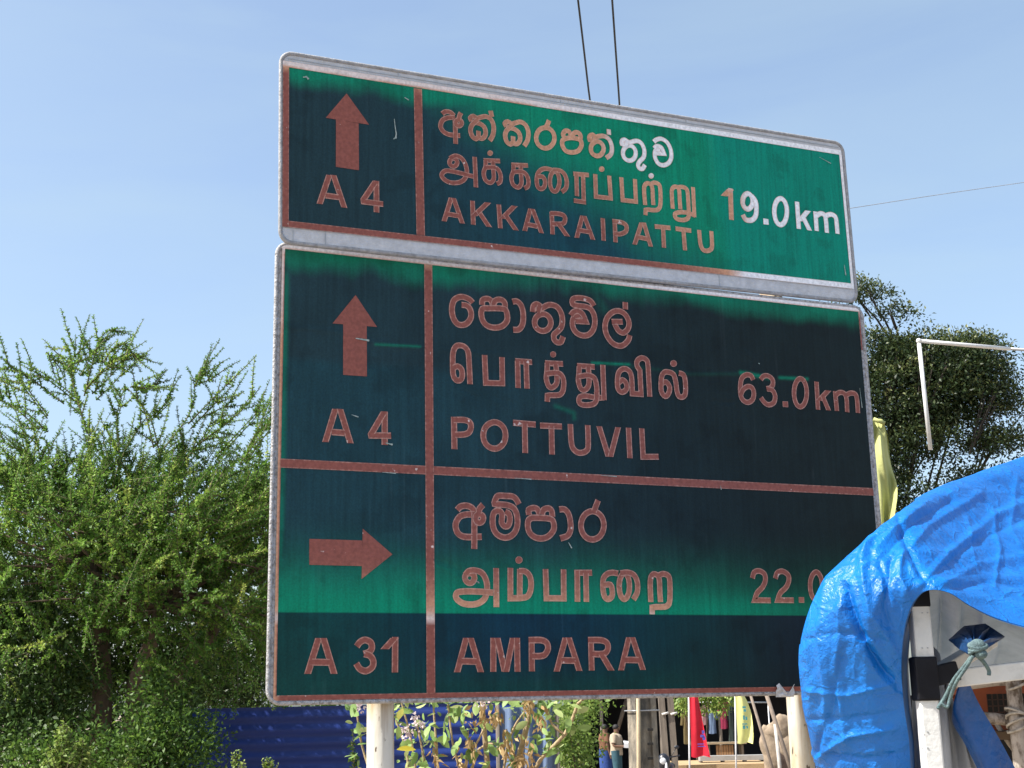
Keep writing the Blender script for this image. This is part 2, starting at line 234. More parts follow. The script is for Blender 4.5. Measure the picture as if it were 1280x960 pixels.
# lettering traced on the panels: centre lines in millimetres on each panel (* = corner)
LETTERS = '''
@up name_sinhala 23
c 705,-105 722,-92 746,-92 763,-106
c 768,-113 729,-121 704,-139 696,-169 710,-191 734,-200 761,-200* 790,-198
c 767,-115* 767,-241
o 799,-135 797,-142 791,-149 784,-152 777,-151 771,-146 770,-139 772,-132 777,-125 785,-122 792,-123 797,-128
c 797,-86 788,-105 785,-122
c 848,-120 842,-105 857,-94 876,-101 896,-93 921,-86 946,-98 957,-131 952,-171 935,-202
c 847,-128 880,-124 909,-138 916,-166 908,-188 893,-198 881,-190 881,-162
c 881,-190 866,-203 849,-193 841,-165 850,-137 878,-108
c 944,-54* 949,-83*
c 1020,-122 1014,-106 1029,-95 1049,-103 1069,-95 1095,-87 1120,-100 1132,-133 1126,-173 1108,-204
c 1019,-129 1053,-125 1082,-140 1089,-168 1081,-190 1065,-200 1053,-192 1053,-164
c 1053,-192 1038,-205 1020,-195 1013,-167 1022,-139 1051,-110
o 1266,-142 1259,-168 1240,-190 1216,-200 1193,-196 1176,-180 1171,-155 1178,-129 1196,-107 1221,-97 1244,-100 1261,-117
c 1221,-96 1232,-81 1241,-57
o 1309,-147 1306,-172 1323,-198 1357,-201 1389,-188 1407,-158 1400,-132 1360,-128 1331,-134
c 1317,-133 1312,-116 1325,-98 1343,-98 1351,-114 1352,-131
c 1359,-130 1363,-112 1378,-98 1396,-99 1404,-113 1401,-131
o 1525,-159 1519,-178 1506,-194 1488,-201 1471,-198 1459,-187 1456,-169 1461,-150 1475,-135 1492,-127 1509,-130 1521,-142
c 1472,-121 1453,-124 1454,-106 1471,-96 1486,-104 1508,-97 1533,-94 1558,-106 1571,-140 1565,-179 1537,-204
c 1486,-104 1480,-125
c 1559,-55* 1559,-83*
o 1701,-156 1695,-177 1681,-193 1663,-200 1646,-197 1634,-185 1630,-166 1636,-146 1650,-130 1668,-122 1685,-125 1697,-137
c 1645,-120 1627,-120 1629,-103 1644,-96 1657,-102 1673,-105 1707,-93 1734,-100 1749,-133 1744,-170 1723,-193 1710,-213 1715,-231 1733,-232 1748,-210
c 1657,-102 1650,-124
c 1805,-84 1822,-70 1848,-62 1878,-74 1897,-107 1899,-149 1882,-182 1850,-199 1823,-193 1808,-169 1807,-141 1816,-124 1839,-121
c 1805,-118 1820,-104 1843,-106 1854,-124 1859,-138* 1815,-142*
@up name_tamil 21
o 772,-329 769,-339 762,-347 753,-351 744,-349 737,-343 735,-334 738,-324 745,-316 754,-312 763,-314 770,-320
c 738,-315 763,-299 792,-305 813,-336 817,-378 799,-411 764,-428 726,-428 700,-412 697,-394 715,-377 746,-375 790,-379 833,-385 858,-386
c 858,-291* 860,-437*
c 902,-302* 984,-294*
c 912,-301* 911,-330 900,-362 907,-395 931,-406 949,-385 949,-346 948,-298*
c 913,-334 953,-329 974,-339 984,-366 980,-395 963,-407
f 950,-260 948,-265 945,-270 940,-274 935,-276 930,-275 925,-273 922,-269 922,-264 923,-258 926,-254 931,-250 936,-248 941,-249 946,-251 949,-255
c 1040,-305* 1124,-297*
c 1050,-304* 1049,-333 1038,-366 1044,-399 1069,-411 1087,-389 1087,-350 1087,-301*
c 1051,-338 1092,-332 1113,-343 1123,-370 1118,-400 1101,-411
c 1253,-304 1222,-300 1196,-306 1175,-326 1166,-357 1168,-391 1184,-404 1203,-391 1208,-364 1197,-343 1174,-346
o 1283,-354 1278,-379 1268,-399 1256,-407 1243,-402 1235,-385 1233,-361 1237,-335 1247,-316 1260,-308 1272,-313 1280,-330
c 1253,-302 1289,-301 1312,-318 1321,-352 1314,-385 1292,-405
c 1357,-307* 1439,-303*
c 1373,-303* 1371,-416*
c 1408,-303* 1405,-450*
c 1353,-440* 1417,-441*
c 1473,-294* 1471,-406* 1550,-405* 1548,-292*
f 1525,-261 1524,-267 1520,-272 1515,-276 1509,-277 1503,-277 1499,-275 1496,-271 1495,-265 1496,-260 1500,-255 1505,-251 1511,-249 1516,-249 1521,-252 1524,-256
c 1613,-292* 1614,-406* 1686,-405* 1687,-291*
c 1736,-416 1734,-350 1738,-319 1753,-304 1772,-307 1781,-328 1780,-374* 1781,-411
c 1774,-306 1794,-295 1818,-299 1826,-323 1822,-400 1807,-429 1779,-436 1752,-436* 1738,-440* 1735,-466*
f 1795,-260 1793,-266 1790,-271 1784,-275 1778,-277 1772,-276 1768,-274 1765,-270 1764,-264 1765,-259 1769,-254 1774,-250 1780,-248 1786,-248 1791,-251 1794,-255
c 1889,-416 1889,-351 1891,-320 1904,-303 1922,-301 1932,-317 1932,-366* 1932,-414
c 1927,-302 1950,-297 1974,-304 1980,-334 1979,-427
c 2014,-437 1975,-427 1930,-429 1900,-441 1905,-463 1938,-468 1970,-456 1981,-427
c 2012,-290* 2009,-444*
@up name_latin 22
h 702,-616 739,-501
h 749,-501 789,-616
c 720,-580* 774,-583*
c 841,-503* 842,-616*
h 917,-502 846,-574
h 870,-550 919,-618
c 970,-505* 974,-618*
h 1049,-502 984,-571
h 1002,-552 1052,-619
h 1095,-617 1129,-506
h 1138,-506 1180,-618
c 1111,-584* 1159,-588*
c 1236,-509* 1236,-618*
c 1231,-517* 1269,-514 1297,-519 1304,-538 1290,-560 1236,-567*
h 1269,-564 1312,-619
h 1360,-621 1395,-509
h 1404,-509 1445,-621
c 1375,-582* 1429,-585*
c 1502,-509* 1501,-620*
c 1565,-506* 1564,-621*
c 1553,-519* 1599,-518 1626,-531 1623,-560 1592,-577 1561,-579*
h 1666,-621 1711,-507
h 1723,-505 1754,-622
c 1684,-581* 1739,-586*
c 1782,-518* 1869,-516*
c 1828,-515* 1826,-620*
c 1897,-516* 1985,-517*
c 1941,-518* 1943,-621*
c 2030,-508* 2033,-579 2046,-607 2069,-610 2091,-599 2099,-577 2100,-506*
@up distance 26
c 2230,-269* 2223,-434*
h 2189,-314 2231,-274
o 2357,-321 2352,-342 2339,-358 2324,-366 2309,-362 2299,-348 2297,-329 2303,-308 2315,-292 2331,-284 2345,-288 2355,-302
c 2354,-293 2374,-318 2376,-356 2367,-398 2341,-422 2308,-423 2292,-399
f 2412,-404 2443,-405 2443,-435 2411,-436
o 2559,-352 2550,-388 2534,-415 2514,-427 2495,-420 2484,-396 2482,-361 2490,-325 2506,-298 2527,-286 2545,-293 2557,-317
c 2626,-291* 2623,-436*
h 2690,-332 2632,-394
h 2655,-368 2689,-437
c 2735,-331* 2733,-435*
c 2737,-355 2766,-338 2792,-344 2797,-375 2796,-438
c 2796,-348 2829,-335 2858,-344 2863,-377 2863,-436
@up route 25
h 134,-603 177,-467
h 195,-465 243,-607
c 160,-562* 218,-563*
c 389,-466* 388,-611*
c 383,-474 329,-561* 330,-569* 419,-570*
@up arrow 0
f 257,-77 359,-209 311,-210 310,-428 206,-426 208,-206 162,-206
@lo name_sinhala 28
c 848,-156 832,-141 803,-133 779,-138 758,-156 749,-193 755,-233 773,-259 798,-263 823,-250 839,-221 836,-189 820,-172 795,-170
c 893,-161 895,-140 916,-130 935,-136 943,-154 941,-173
c 947,-172 951,-143 967,-130 988,-129 1002,-142 1002,-167
o 894,-179 888,-208 898,-240 922,-258 956,-261 990,-249 1012,-221 1011,-188 1000,-171 966,-170 924,-174
c 1040,-132* 1060,-128 1079,-141 1089,-169 1091,-206 1084,-239 1066,-260 1040,-263*
o 1227,-212 1221,-233 1206,-249 1185,-256 1165,-252 1151,-239 1146,-220 1152,-199 1167,-183 1188,-176 1208,-179 1222,-193
c 1138,-171 1142,-144 1158,-132 1174,-138 1182,-150 1204,-136 1230,-128 1261,-136 1280,-164 1285,-196 1278,-230 1257,-253 1241,-269 1241,-291 1256,-303 1275,-299 1286,-273
c 1174,-138 1164,-170
c 1447,-113 1431,-91 1404,-83 1369,-82 1342,-91 1339,-114 1363,-120 1403,-121 1429,-129 1446,-156 1449,-194 1439,-228 1416,-253 1385,-260 1354,-250 1337,-225 1336,-196 1348,-174 1375,-164
c 1328,-170 1342,-152 1366,-145 1388,-158 1403,-192* 1351,-194*
c 1627,-237 1618,-263 1590,-289 1562,-293 1531,-279 1506,-243 1501,-202 1514,-163 1542,-135 1574,-125 1606,-137 1625,-170 1621,-204 1597,-228 1572,-223 1557,-201 1549,-176
c 1536,-181* 1593,-176*
c 1611,-79* 1610,-114*
c 764,-1085 779,-1070 805,-1065 830,-1073 843,-1091
c 843,-1101 804,-1103 774,-1114 756,-1145 762,-1179 785,-1196 812,-1199* 874,-1196*
c 842,-1093* 839,-1249*
o 882,-1117 879,-1126 873,-1133 864,-1136 855,-1134 849,-1127 847,-1118 849,-1109 856,-1102 865,-1100 873,-1102 880,-1108
c 882,-1058 866,-1075 861,-1094
c 1049,-1050 1037,-1029 1019,-1017 986,-1016 953,-1017 940,-1033 936,-1053 962,-1054 999,-1057 1027,-1071 1040,-1106 1039,-1145 1025,-1175 1001,-1193 973,-1196 943,-1182 927,-1152 926,-1109 936,-1087 957,-1082 970,-1099 967,-1130 979,-1147 997,-1144 1005,-1120 1001,-1094 984,-1085
c 1096,-1095 1095,-1073 1117,-1064 1136,-1069 1146,-1091
c 1158,-1091 1165,-1071 1189,-1063 1204,-1074 1207,-1100
o 1102,-1110 1089,-1134 1095,-1169 1118,-1190 1151,-1196 1185,-1186 1211,-1157 1212,-1126 1199,-1110 1154,-1106
c 1241,-1066* 1266,-1065 1285,-1084 1293,-1119 1292,-1155 1277,-1181 1242,-1193*
o 1457,-1130 1448,-1162 1427,-1185 1398,-1194 1370,-1187 1350,-1164 1344,-1133 1353,-1101 1374,-1078 1403,-1068 1431,-1076 1451,-1098
c 1410,-1069 1421,-1044 1433,-1018
@lo name_tamil 27
c 830,-529* 827,-447 823,-388 809,-364 788,-357 767,-363 753,-389 750,-444 752,-493 765,-515 784,-514 794,-494 790,-465 773,-453 754,-461
c 900,-392* 904,-518* 983,-514* 983,-395*
c 1047,-407* 1129,-406*
c 1058,-406* 1058,-530*
c 1100,-405* 1101,-530*
c 1193,-405* 1282,-402*
c 1204,-404* 1202,-438 1197,-478 1207,-510 1224,-516 1245,-498 1250,-470 1248,-433 1245,-405*
c 1199,-454 1246,-446 1271,-454 1282,-481 1278,-523 1263,-545 1233,-551 1213,-552* 1200,-555* 1198,-583*
f 1249,-360 1248,-366 1245,-371 1239,-374 1234,-376 1228,-375 1223,-373 1220,-368 1219,-363 1220,-357 1223,-352 1228,-349 1234,-347 1240,-348 1245,-350 1248,-355
c 1352,-405* 1441,-404*
c 1363,-407* 1360,-443 1356,-476 1366,-510 1386,-516 1405,-496 1410,-462 1408,-406*
c 1357,-455 1406,-446 1436,-456 1446,-488 1448,-539
c 1483,-544* 1448,-548 1392,-544 1362,-550 1355,-569 1366,-584 1401,-585 1432,-575 1445,-551 1445,-521
c 1482,-391* 1482,-556*
c 1558,-470 1581,-455 1598,-469 1599,-496 1576,-513 1556,-499 1554,-457 1564,-419 1587,-402 1613,-407 1627,-435 1628,-516* 1673,-516* 1672,-397*
c 1671,-402 1658,-382 1662,-357 1686,-342 1712,-353 1716,-391 1717,-450* 1718,-525*
c 1784,-456 1808,-449 1825,-472 1818,-502 1799,-517 1780,-494 1784,-429 1800,-403 1823,-400 1849,-410 1859,-445 1863,-488 1873,-513 1894,-513 1908,-493 1910,-436 1901,-407 1877,-400
f 1872,-354 1870,-361 1866,-366 1859,-370 1852,-372 1846,-371 1840,-368 1836,-363 1835,-357 1837,-351 1841,-345 1847,-341 1854,-339 1861,-340 1867,-343 1870,-348
@lo name_latin 26
c 753,-680* 754,-822*
c 750,-694* 800,-691 826,-700 831,-722 820,-746 793,-756 758,-758*
o 993,-748 986,-778 966,-801 939,-810 913,-803 894,-783 888,-754 895,-724 915,-702 942,-692 968,-699 987,-719
c 1030,-689* 1139,-691*
c 1086,-689* 1085,-822*
c 1160,-694* 1267,-692*
c 1215,-692* 1214,-822*
c 1309,-678* 1310,-751 1317,-787 1338,-805 1363,-806 1386,-794 1394,-769 1395,-678*
h 1452,-680 1493,-818
h 1548,-679 1503,-818
c 1601,-678* 1602,-819*
c 1669,-677* 1670,-809* 1750,-805*
@lo distance 25
c 2287,-403 2275,-383 2250,-380 2224,-398 2213,-435 2211,-479 2222,-506 2249,-516 2276,-500 2286,-469 2277,-442 2252,-438 2225,-456 2213,-479
c 2329,-398 2345,-381 2370,-376 2395,-391 2397,-416 2382,-435 2359,-441
c 2362,-441 2392,-446 2405,-472 2396,-506 2366,-520 2341,-509 2324,-487
f 2446,-497 2477,-496 2476,-525 2445,-525
o 2589,-445 2581,-481 2565,-507 2546,-518 2528,-510 2517,-485 2515,-450 2523,-414 2539,-387 2558,-376 2575,-385 2587,-410
c 2651,-385* 2648,-526*
h 2716,-425 2657,-480
h 2681,-455 2710,-525
c 2757,-425* 2759,-525*
c 2760,-444 2784,-430 2811,-433 2822,-460 2820,-527
c 2822,-440 2852,-428 2878,-433 2885,-461 2884,-527
@lo route 26
h 185,-822 226,-679
h 246,-678 292,-821
c 211,-778* 267,-779*
c 441,-676* 441,-820*
c 436,-683 381,-779* 382,-783* 469,-779*
@lo arrow 0
f 310,-173 406,-307 360,-306 362,-529 258,-530 256,-304 210,-309
f 123,-1225 345,-1226 347,-1177 475,-1280 343,-1384 346,-1331 124,-1330
@lo name_tamil 26
o 839,-1372 836,-1382 828,-1390 817,-1393 807,-1390 799,-1383 796,-1372 799,-1362 807,-1354 818,-1351 829,-1354 836,-1361
c 798,-1360 814,-1343 842,-1340 873,-1350 891,-1379 895,-1417 885,-1455 858,-1476 821,-1483 781,-1477 755,-1456 759,-1435 786,-1429 836,-1428 922,-1432
c 938,-1328* 936,-1493*
c 1004,-1326* 1001,-1455* 1046,-1454
c 1048,-1330* 1044,-1451*
c 1044,-1339 1072,-1340 1093,-1359 1099,-1393 1093,-1427 1077,-1448 1044,-1454
f 1061,-1291 1060,-1297 1056,-1302 1050,-1305 1044,-1307 1038,-1306 1032,-1303 1029,-1298 1028,-1292 1029,-1286 1033,-1281 1038,-1277 1045,-1276 1051,-1277 1057,-1280 1060,-1285
c 1168,-1328* 1169,-1453* 1251,-1453* 1254,-1328*
c 1305,-1342* 1391,-1340*
c 1319,-1334* 1316,-1467*
c 1361,-1342* 1359,-1467*
c 1520,-1341 1491,-1338 1466,-1344 1445,-1366 1442,-1415 1449,-1445 1466,-1454 1484,-1442 1487,-1418 1479,-1392 1447,-1392
o 1573,-1396 1569,-1424 1558,-1445 1545,-1453 1532,-1445 1524,-1425 1522,-1397 1526,-1369 1537,-1348 1550,-1340 1563,-1347 1571,-1368
c 1530,-1340 1565,-1336 1597,-1346 1613,-1377 1611,-1421 1590,-1455
c 1677,-1465 1678,-1385 1684,-1354 1698,-1341 1718,-1347 1725,-1367 1725,-1420* 1726,-1465
c 1723,-1346 1747,-1339 1772,-1348 1778,-1379 1773,-1459 1757,-1482 1729,-1486 1704,-1486* 1682,-1489* 1681,-1519*
@lo name_latin 28
h 756,-1761 798,-1621
h 817,-1621 861,-1762
c 776,-1716* 843,-1718*
c 920,-1621* 917,-1761*
h 938,-1621 969,-1761
h 1009,-1621 975,-1762
c 1028,-1621* 1027,-1762*
c 1095,-1621* 1093,-1761*
c 1081,-1631* 1139,-1631 1165,-1643 1170,-1668 1154,-1692 1128,-1698 1096,-1697*
h 1208,-1763 1254,-1620
h 1269,-1620 1315,-1761
c 1233,-1716* 1297,-1718*
c 1375,-1620* 1374,-1760*
c 1361,-1631* 1425,-1632 1452,-1644 1456,-1667 1442,-1686 1418,-1691 1379,-1690*
h 1425,-1693 1468,-1761
h 1516,-1761 1561,-1619
h 1577,-1619 1624,-1760
c 1538,-1716* 1605,-1718*
@lo distance 26
c 2214,-1351 2226,-1324 2254,-1317 2280,-1330 2284,-1358 2267,-1390 2235,-1418 2219,-1451* 2306,-1452*
c 2339,-1351 2351,-1325 2380,-1316 2409,-1331 2413,-1356 2396,-1389 2361,-1417 2344,-1450* 2433,-1450*
f 2461,-1435 2491,-1435 2490,-1461 2460,-1461
o 2597,-1381 2590,-1414 2576,-1438 2558,-1446 2542,-1438 2532,-1415 2530,-1382 2537,-1350 2552,-1326 2569,-1317 2585,-1325 2596,-1349
@lo route 28
h 124,-1761 167,-1621
h 186,-1621 232,-1762
c 141,-1715* 213,-1717*
c 325,-1655 339,-1637 360,-1629 383,-1639 388,-1661 377,-1677 354,-1685
c 356,-1684 381,-1692 394,-1713 390,-1737 364,-1752 339,-1744 323,-1722
c 487,-1617* 486,-1759*
h 442,-1666 485,-1621
'''

# ---------------------------------------------------------------- road sign
LOW = dict(o=Vector((-0.9492, 5.3994, 4.1928)), u=Vector((0.9216, 0.3881, 0)), v=Vector((0, 0, 1)))
UPP = dict(o=Vector((-0.9326, 5.3196, 4.9862)), u=Vector((0.9097, 0.4148, 0.0178)), v=Vector((-0.0131, -0.0142, 0.9998)))
for P in (LOW, UPP): P['n'] = P['u'].cross(P['v']).normalized()      # towards the viewer's side

def seg_dist(U, V, pts):
    d = np.full(U.shape, 9.0)
    for (a, b), (c, e) in zip(pts[:-1], pts[1:]):
        L2 = (c-a)**2+(e-b)**2+1e-12; t = np.clip(((U-a)*(c-a)+(V-b)*(e-b))/L2, 0, 1)
        d = np.minimum(d, np.hypot(U-a-t*(c-a), V-b-t*(e-b)))
    return d
def sst(a, b, x):
    t = np.clip((x-a)/(b-a), 0, 1); return t*t*(3-2*t)
_lat = np.random.default_rng(3).random((64, 64))
def vnoise(x, y):
    xi = np.floor(x).astype(int); yi = np.floor(y).astype(int); fx = x-xi; fy = y-yi
    fx = fx*fx*(3-2*fx); fy = fy*fy*(3-2*fy); g = lambda i, j: _lat[i % 64, j % 64]
    return (g(xi, yi)*(1-fx)+g(xi+1, yi)*fx)*(1-fy)+(g(xi, yi+1)*(1-fx)+g(xi+1, yi+1)*fx)*fy
def fbm(x, y, o=4):
    s = 0; a = 0.5
    for k in range(o): s = s+a*vnoise(x*2**k+13.7*k, y*2**k+5.1*k); a *= 0.5
    return s

# creases in the sheet (metres on the panel): path, half width, height, strength of the green sun glint painted along it
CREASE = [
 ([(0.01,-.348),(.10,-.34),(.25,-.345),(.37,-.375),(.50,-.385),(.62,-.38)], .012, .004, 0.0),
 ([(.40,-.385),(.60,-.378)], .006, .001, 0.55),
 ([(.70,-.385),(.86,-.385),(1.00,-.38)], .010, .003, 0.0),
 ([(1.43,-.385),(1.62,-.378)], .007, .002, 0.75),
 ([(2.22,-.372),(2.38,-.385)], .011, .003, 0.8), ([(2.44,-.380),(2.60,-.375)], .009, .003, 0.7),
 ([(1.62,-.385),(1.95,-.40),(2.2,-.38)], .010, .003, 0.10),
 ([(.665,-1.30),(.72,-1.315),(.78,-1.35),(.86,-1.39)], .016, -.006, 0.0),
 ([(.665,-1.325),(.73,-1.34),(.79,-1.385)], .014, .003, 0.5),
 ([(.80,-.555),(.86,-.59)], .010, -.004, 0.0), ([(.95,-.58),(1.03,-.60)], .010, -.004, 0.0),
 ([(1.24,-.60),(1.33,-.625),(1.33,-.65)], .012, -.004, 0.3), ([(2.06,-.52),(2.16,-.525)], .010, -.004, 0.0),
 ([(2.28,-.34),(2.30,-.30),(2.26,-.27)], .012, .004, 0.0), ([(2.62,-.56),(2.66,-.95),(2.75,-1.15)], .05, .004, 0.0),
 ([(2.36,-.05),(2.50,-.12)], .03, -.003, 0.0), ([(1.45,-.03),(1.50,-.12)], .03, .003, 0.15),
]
def height(pan, U, V):
    """real unevenness of the riveted sheets, metres"""
    h = 0.0035*(fbm(U*2.2+3, V*2.2+(0 if pan == 'lo' else 20), 4)-0.47)
    h = h+0.0010*(fbm(U*14+9, V*14+4, 3)-0.43)
    if pan == 'lo':
        for pts, w, a, g in CREASE:
            h = h+0.6*a*np.exp(-(seg_dist(U, V, pts)/w)**2)
        h = h-0.0006*np.exp(-((V+1.52)/0.008)**2)
    return h

C_DARK = np.array(lin(30, 55, 62)); C_DARK2 = np.array(lin(20, 34, 36)); C_GREEN = np.array(lin(0, 132, 100))
C_NAVY = np.array(lin(7, 48, 66)); C_BOTT = np.array(lin(8, 62, 58))
def stain(pan, U, V):
    """how far the top film has perished: 1 = green sheeting bare, 0 = dark crust; and its colour, crease glints painted in"""
    streak = fbm(U*26, V*1.6, 3); big = fbm(U*3+2, V*3+7, 4)
    if pan == 'up':
        ub = 1.05+(-V-0.15)*1.72
        g = sst(-0.55, 0.45, U-ub+0.9*(big-0.47)*0.5+0.12*(streak-0.45))
        t = sst(-0.10, -0.005, V+0.02*(streak-0.45)-0.10*(big-0.5)); g = np.maximum(g, t*0.85)
        g = np.maximum(g, 0.25*sst(0.35, 0.75, big)*sst(0.7, 1.2, U))
        dark = C_DARK[None]*(1-sst(0.2, 1.4, U))[:, None]+np.array(lin(20, 66, 78))[None]*sst(0.2, 1.4, U)[:, None]
        gr = C_GREEN[None]*(1-0.5*sst(2.05, 2.2, U+0.1*V))[:, None]+np.array(lin(0, 132, 120))[None]*(0.5*sst(2.05, 2.2, U+0.1*V))[:, None]
    else:
        tt = sst(-0.115, -0.015, V+0.03*(streak-0.45)-0.15*(big-0.5)); g = tt*(0.40+0.5*fbm(U*4, V*5, 3))
        low = (V < -1.52)
        band = sst(-1.02, -1.52, V+0.10*(big-0.5)); band = band**2.3
        right = 1-0.45*sst(1.9, 2.7, U); shoulder = 1-0.55*sst(1.2, 2.6, U)*sst(-1.50, -1.38, V)
        g = np.maximum(g, np.where(low, 0, band*right*shoulder))
        g = np.maximum(g, 0.5*(1-sst(0.006, 0.030, U))*sst(-.05, -.15, V)*(1-low))
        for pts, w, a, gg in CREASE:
            if gg: g = np.maximum(g, gg*np.exp(-(seg_dist(U, V, pts)/(w*0.9))**2))  # sun glints on the creases, painted into the face colour
        x = sst(0.4, 2.4, U)[:, None]; dark = C_DARK[None]*(1-x)+C_DARK2[None]*x
        y = sst(0.05, 0.0, np.abs(V+1.0)-0.5)[:, None]*sst(1.6, 0.3, U)[:, None]*0.5
        dark = dark*(1-y)+np.array(lin(22, 66, 76))[None]*y
        nb = (np.exp(-((U-1.1)/0.75)**2))[:, None]*(1-sst(-1.68, -1.84, V)[:, None]*0.8)
        bot = C_BOTT[None]*(1-nb)+C_NAVY[None]*nb
        rr = sst(1.5, 2.5, U)[:, None]; bot = bot*(1-rr)+np.array(lin(16, 32, 44))[None]*rr
        dark = np.where(low[:, None], bot, dark)
        gr = np.repeat(C_GREEN[None], len(U), 0)
        dk = fbm(U*7, V*7+3, 4)[:, None]; dark = dark*(0.75+0.5*dk)
    g = g[:, None]; c = dark*(1-g)+gr*g
    gm = sst(0.56, 0.70, fbm(U*9+40, V*9+(11 if pan == 'up' else 3), 5)); c = c*(1-0.20*gm)[:, None]
    dr = sst(0.60, 0.72, fbm(U*40, V*1.1+9, 3))*sst(.45, .6, big); c = c*(1+0.22*dr)[:, None]+0.006*dr[:, None]
    c = c*(0.86+0.28*fbm(U*60, V*4, 2))[:, None]
    return np.clip(c, 0, 1), g[:, 0]

def grid_panel(pan, P, u0, u1, v0, v1, step, off, parent, mat, name):
    nu = int((u1-u0)/step)+1; nv = int((v1-v0)/step)+1
    uu, vv = np.meshgrid(np.linspace(u0, u1, nu), np.linspace(v0, v1, nv)); U = uu.ravel(); V = vv.ravel()
    edge = np.minimum.reduce([U-u0, u1-U, V-v0, v1-V]); k = sst(0, 0.03, edge)
    h = height(pan, U, V)*k+off
    co = np.outer(np.ones(len(U)), P['o'])+np.outer(U, P['u'])+np.outer(V, P['v'])+np.outer(h, P['n'])
    i = np.arange(nu*nv).reshape(nv, nu)
    q = np.stack([i[:-1, :-1], i[:-1, 1:], i[1:, 1:], i[1:, :-1]], -1).reshape(-1, 4)
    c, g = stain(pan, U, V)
    return np_mesh(name, co, q, mat, parent, {'stain': c}, smooth=True)

def m_face():
    m, n, l, p = mat_new('perished_sign_film')
    a = n.new('ShaderNodeAttribute'); a.attribute_name = 'stain'
    tc = n.new('ShaderNodeTexCoord'); mp = n.new('ShaderNodeMapping'); mp.inputs['Scale'].default_value = (70, 70, 3)
    l.new(tc.outputs['Object'], mp.inputs[0])
    no = n.new('ShaderNodeTexNoise'); no.inputs['Scale'].default_value = 1.0; no.inputs['Detail'].default_value = 4
    l.new(mp.outputs[0], no.inputs['Vector'])
    no2 = n.new('ShaderNodeTexNoise'); no2.inputs['Scale'].default_value = 130; no2.inputs['Detail'].default_value = 3
    l.new(tc.outputs['Object'], no2.inputs['Vector'])
    ad = n.new('ShaderNodeMath'); ad.operation = 'ADD'; l.new(no.outputs['Fac'], ad.inputs[0]); l.new(no2.outputs['Fac'], ad.inputs[1])
    mr = n.new('ShaderNodeMapRange'); mr.inputs[1].default_value = 0.7; mr.inputs[2].default_value = 1.3
    mr.inputs[3].default_value = 0.80; mr.inputs[4].default_value = 1.20; l.new(ad.outputs[0], mr.inputs[0])
    mul = n.new('ShaderNodeMix'); mul.data_type = 'RGBA'; mul.blend_type = 'MULTIPLY'; mul.inputs[0].default_value = 1
    l.new(a.outputs['Color'], mul.inputs[6]); l.new(mr.outputs[0], mul.inputs[7]); l.new(mul.outputs[2], p.inputs['Base Color'])
    p.inputs['Roughness'].default_value = 0.5; p.inputs['Specular IOR Level'].default_value = 0.16
    b = n.new('ShaderNodeBump'); b.inputs['Strength'].default_value = 0.12; b.inputs['Distance'].default_value = 0.004
    l.new(no2.outputs['Fac'], b.inputs['Height']); l.new(b.outputs[0], p.inputs['Normal'])
    return m
def m_letter():
    """reddish perished lettering film; its cut edges are paler; colour set per vertex"""
    m, n, l, p = mat_new('perished_lettering_film')
    a = n.new('ShaderNodeAttribute'); a.attribute_name = 'stain'
    e = n.new('ShaderNodeAttribute'); e.attribute_name = 'edge'
    ab = n.new('ShaderNodeMath'); ab.operation = 'ABSOLUTE'; l.new(e.outputs['Fac'], ab.inputs[0])
    tc = n.new('ShaderNodeTexCoord')
    no = n.new('ShaderNodeTexNoise'); no.inputs['Scale'].default_value = 70; no.inputs['Detail'].default_value = 4
    l.new(tc.outputs['Object'], no.inputs['Vector'])
    s = n.new('ShaderNodeMath'); s.operation = 'MULTIPLY_ADD'; l.new(no.outputs['Fac'], s.inputs[0]); s.inputs[1].default_value = 0.5; l.new(ab.outputs[0], s.inputs[2])
    mr = n.new('ShaderNodeMapRange'); mr.inputs[1].default_value = 0.86; mr.inputs[2].default_value = 1.10; mr.inputs[3].default_value = 0; mr.inputs[4].default_value = 0.48
    l.new(s.outputs[0], mr.inputs[0])
    mx = n.new('ShaderNodeMix'); mx.data_type = 'RGBA'; l.new(mr.outputs[0], mx.inputs[0]); l.new(a.outputs['Color'], mx.inputs[6]); mx.inputs[7].default_value = (*lin(205, 165, 150), 1)
    # small chips where white shows
    no3 = n.new('ShaderNodeTexNoise'); no3.inputs['Scale'].default_value = 33; no3.inputs['Detail'].default_value = 5; l.new(tc.outputs['Object'], no3.inputs['Vector'])
    m3 = n.new('ShaderNodeMapRange'); m3.inputs[1].default_value = 0.70; m3.inputs[2].default_value = 0.74; l.new(no3.outputs['Fac'], m3.inputs[0])
    mx2 = n.new('ShaderNodeMix'); mx2.data_type = 'RGBA'; l.new(m3.outputs[0], mx2.inputs[0]); l.new(mx.outputs[2], mx2.inputs[6]); mx2.inputs[7].default_value = (0.62, 0.50, 0.46, 1)
    v = n.new('ShaderNodeMapRange'); v.inputs[1].default_value = 0.3; v.inputs[2].default_value = 0.7; v.inputs[3].default_value = 0.82; v.inputs[4].default_value = 1.18; l.new(no.outputs['Fac'], v.inputs[0])
    mul = n.new('ShaderNodeMix'); mul.data_type = 'RGBA'; mul.blend_type = 'MULTIPLY'; mul.inputs[0].default_value = 1
    l.new(mx2.outputs[2], mul.inputs[6]); l.new(v.outputs[0], mul.inputs[7]); l.new(mul.outputs[2], p.inputs['Base Color'])
    p.inputs['Roughness'].default_value = 0.55; p.inputs['Specular IOR Level'].default_value = 0.25
    return m
M_face = m_face(); M_letter = m_letter()
C_RED = np.array(lin(136, 79, 69)); C_TAN = np.array(lin(196, 146, 116)); C_WHITE = np.array((0.80, 0.81, 0.83))

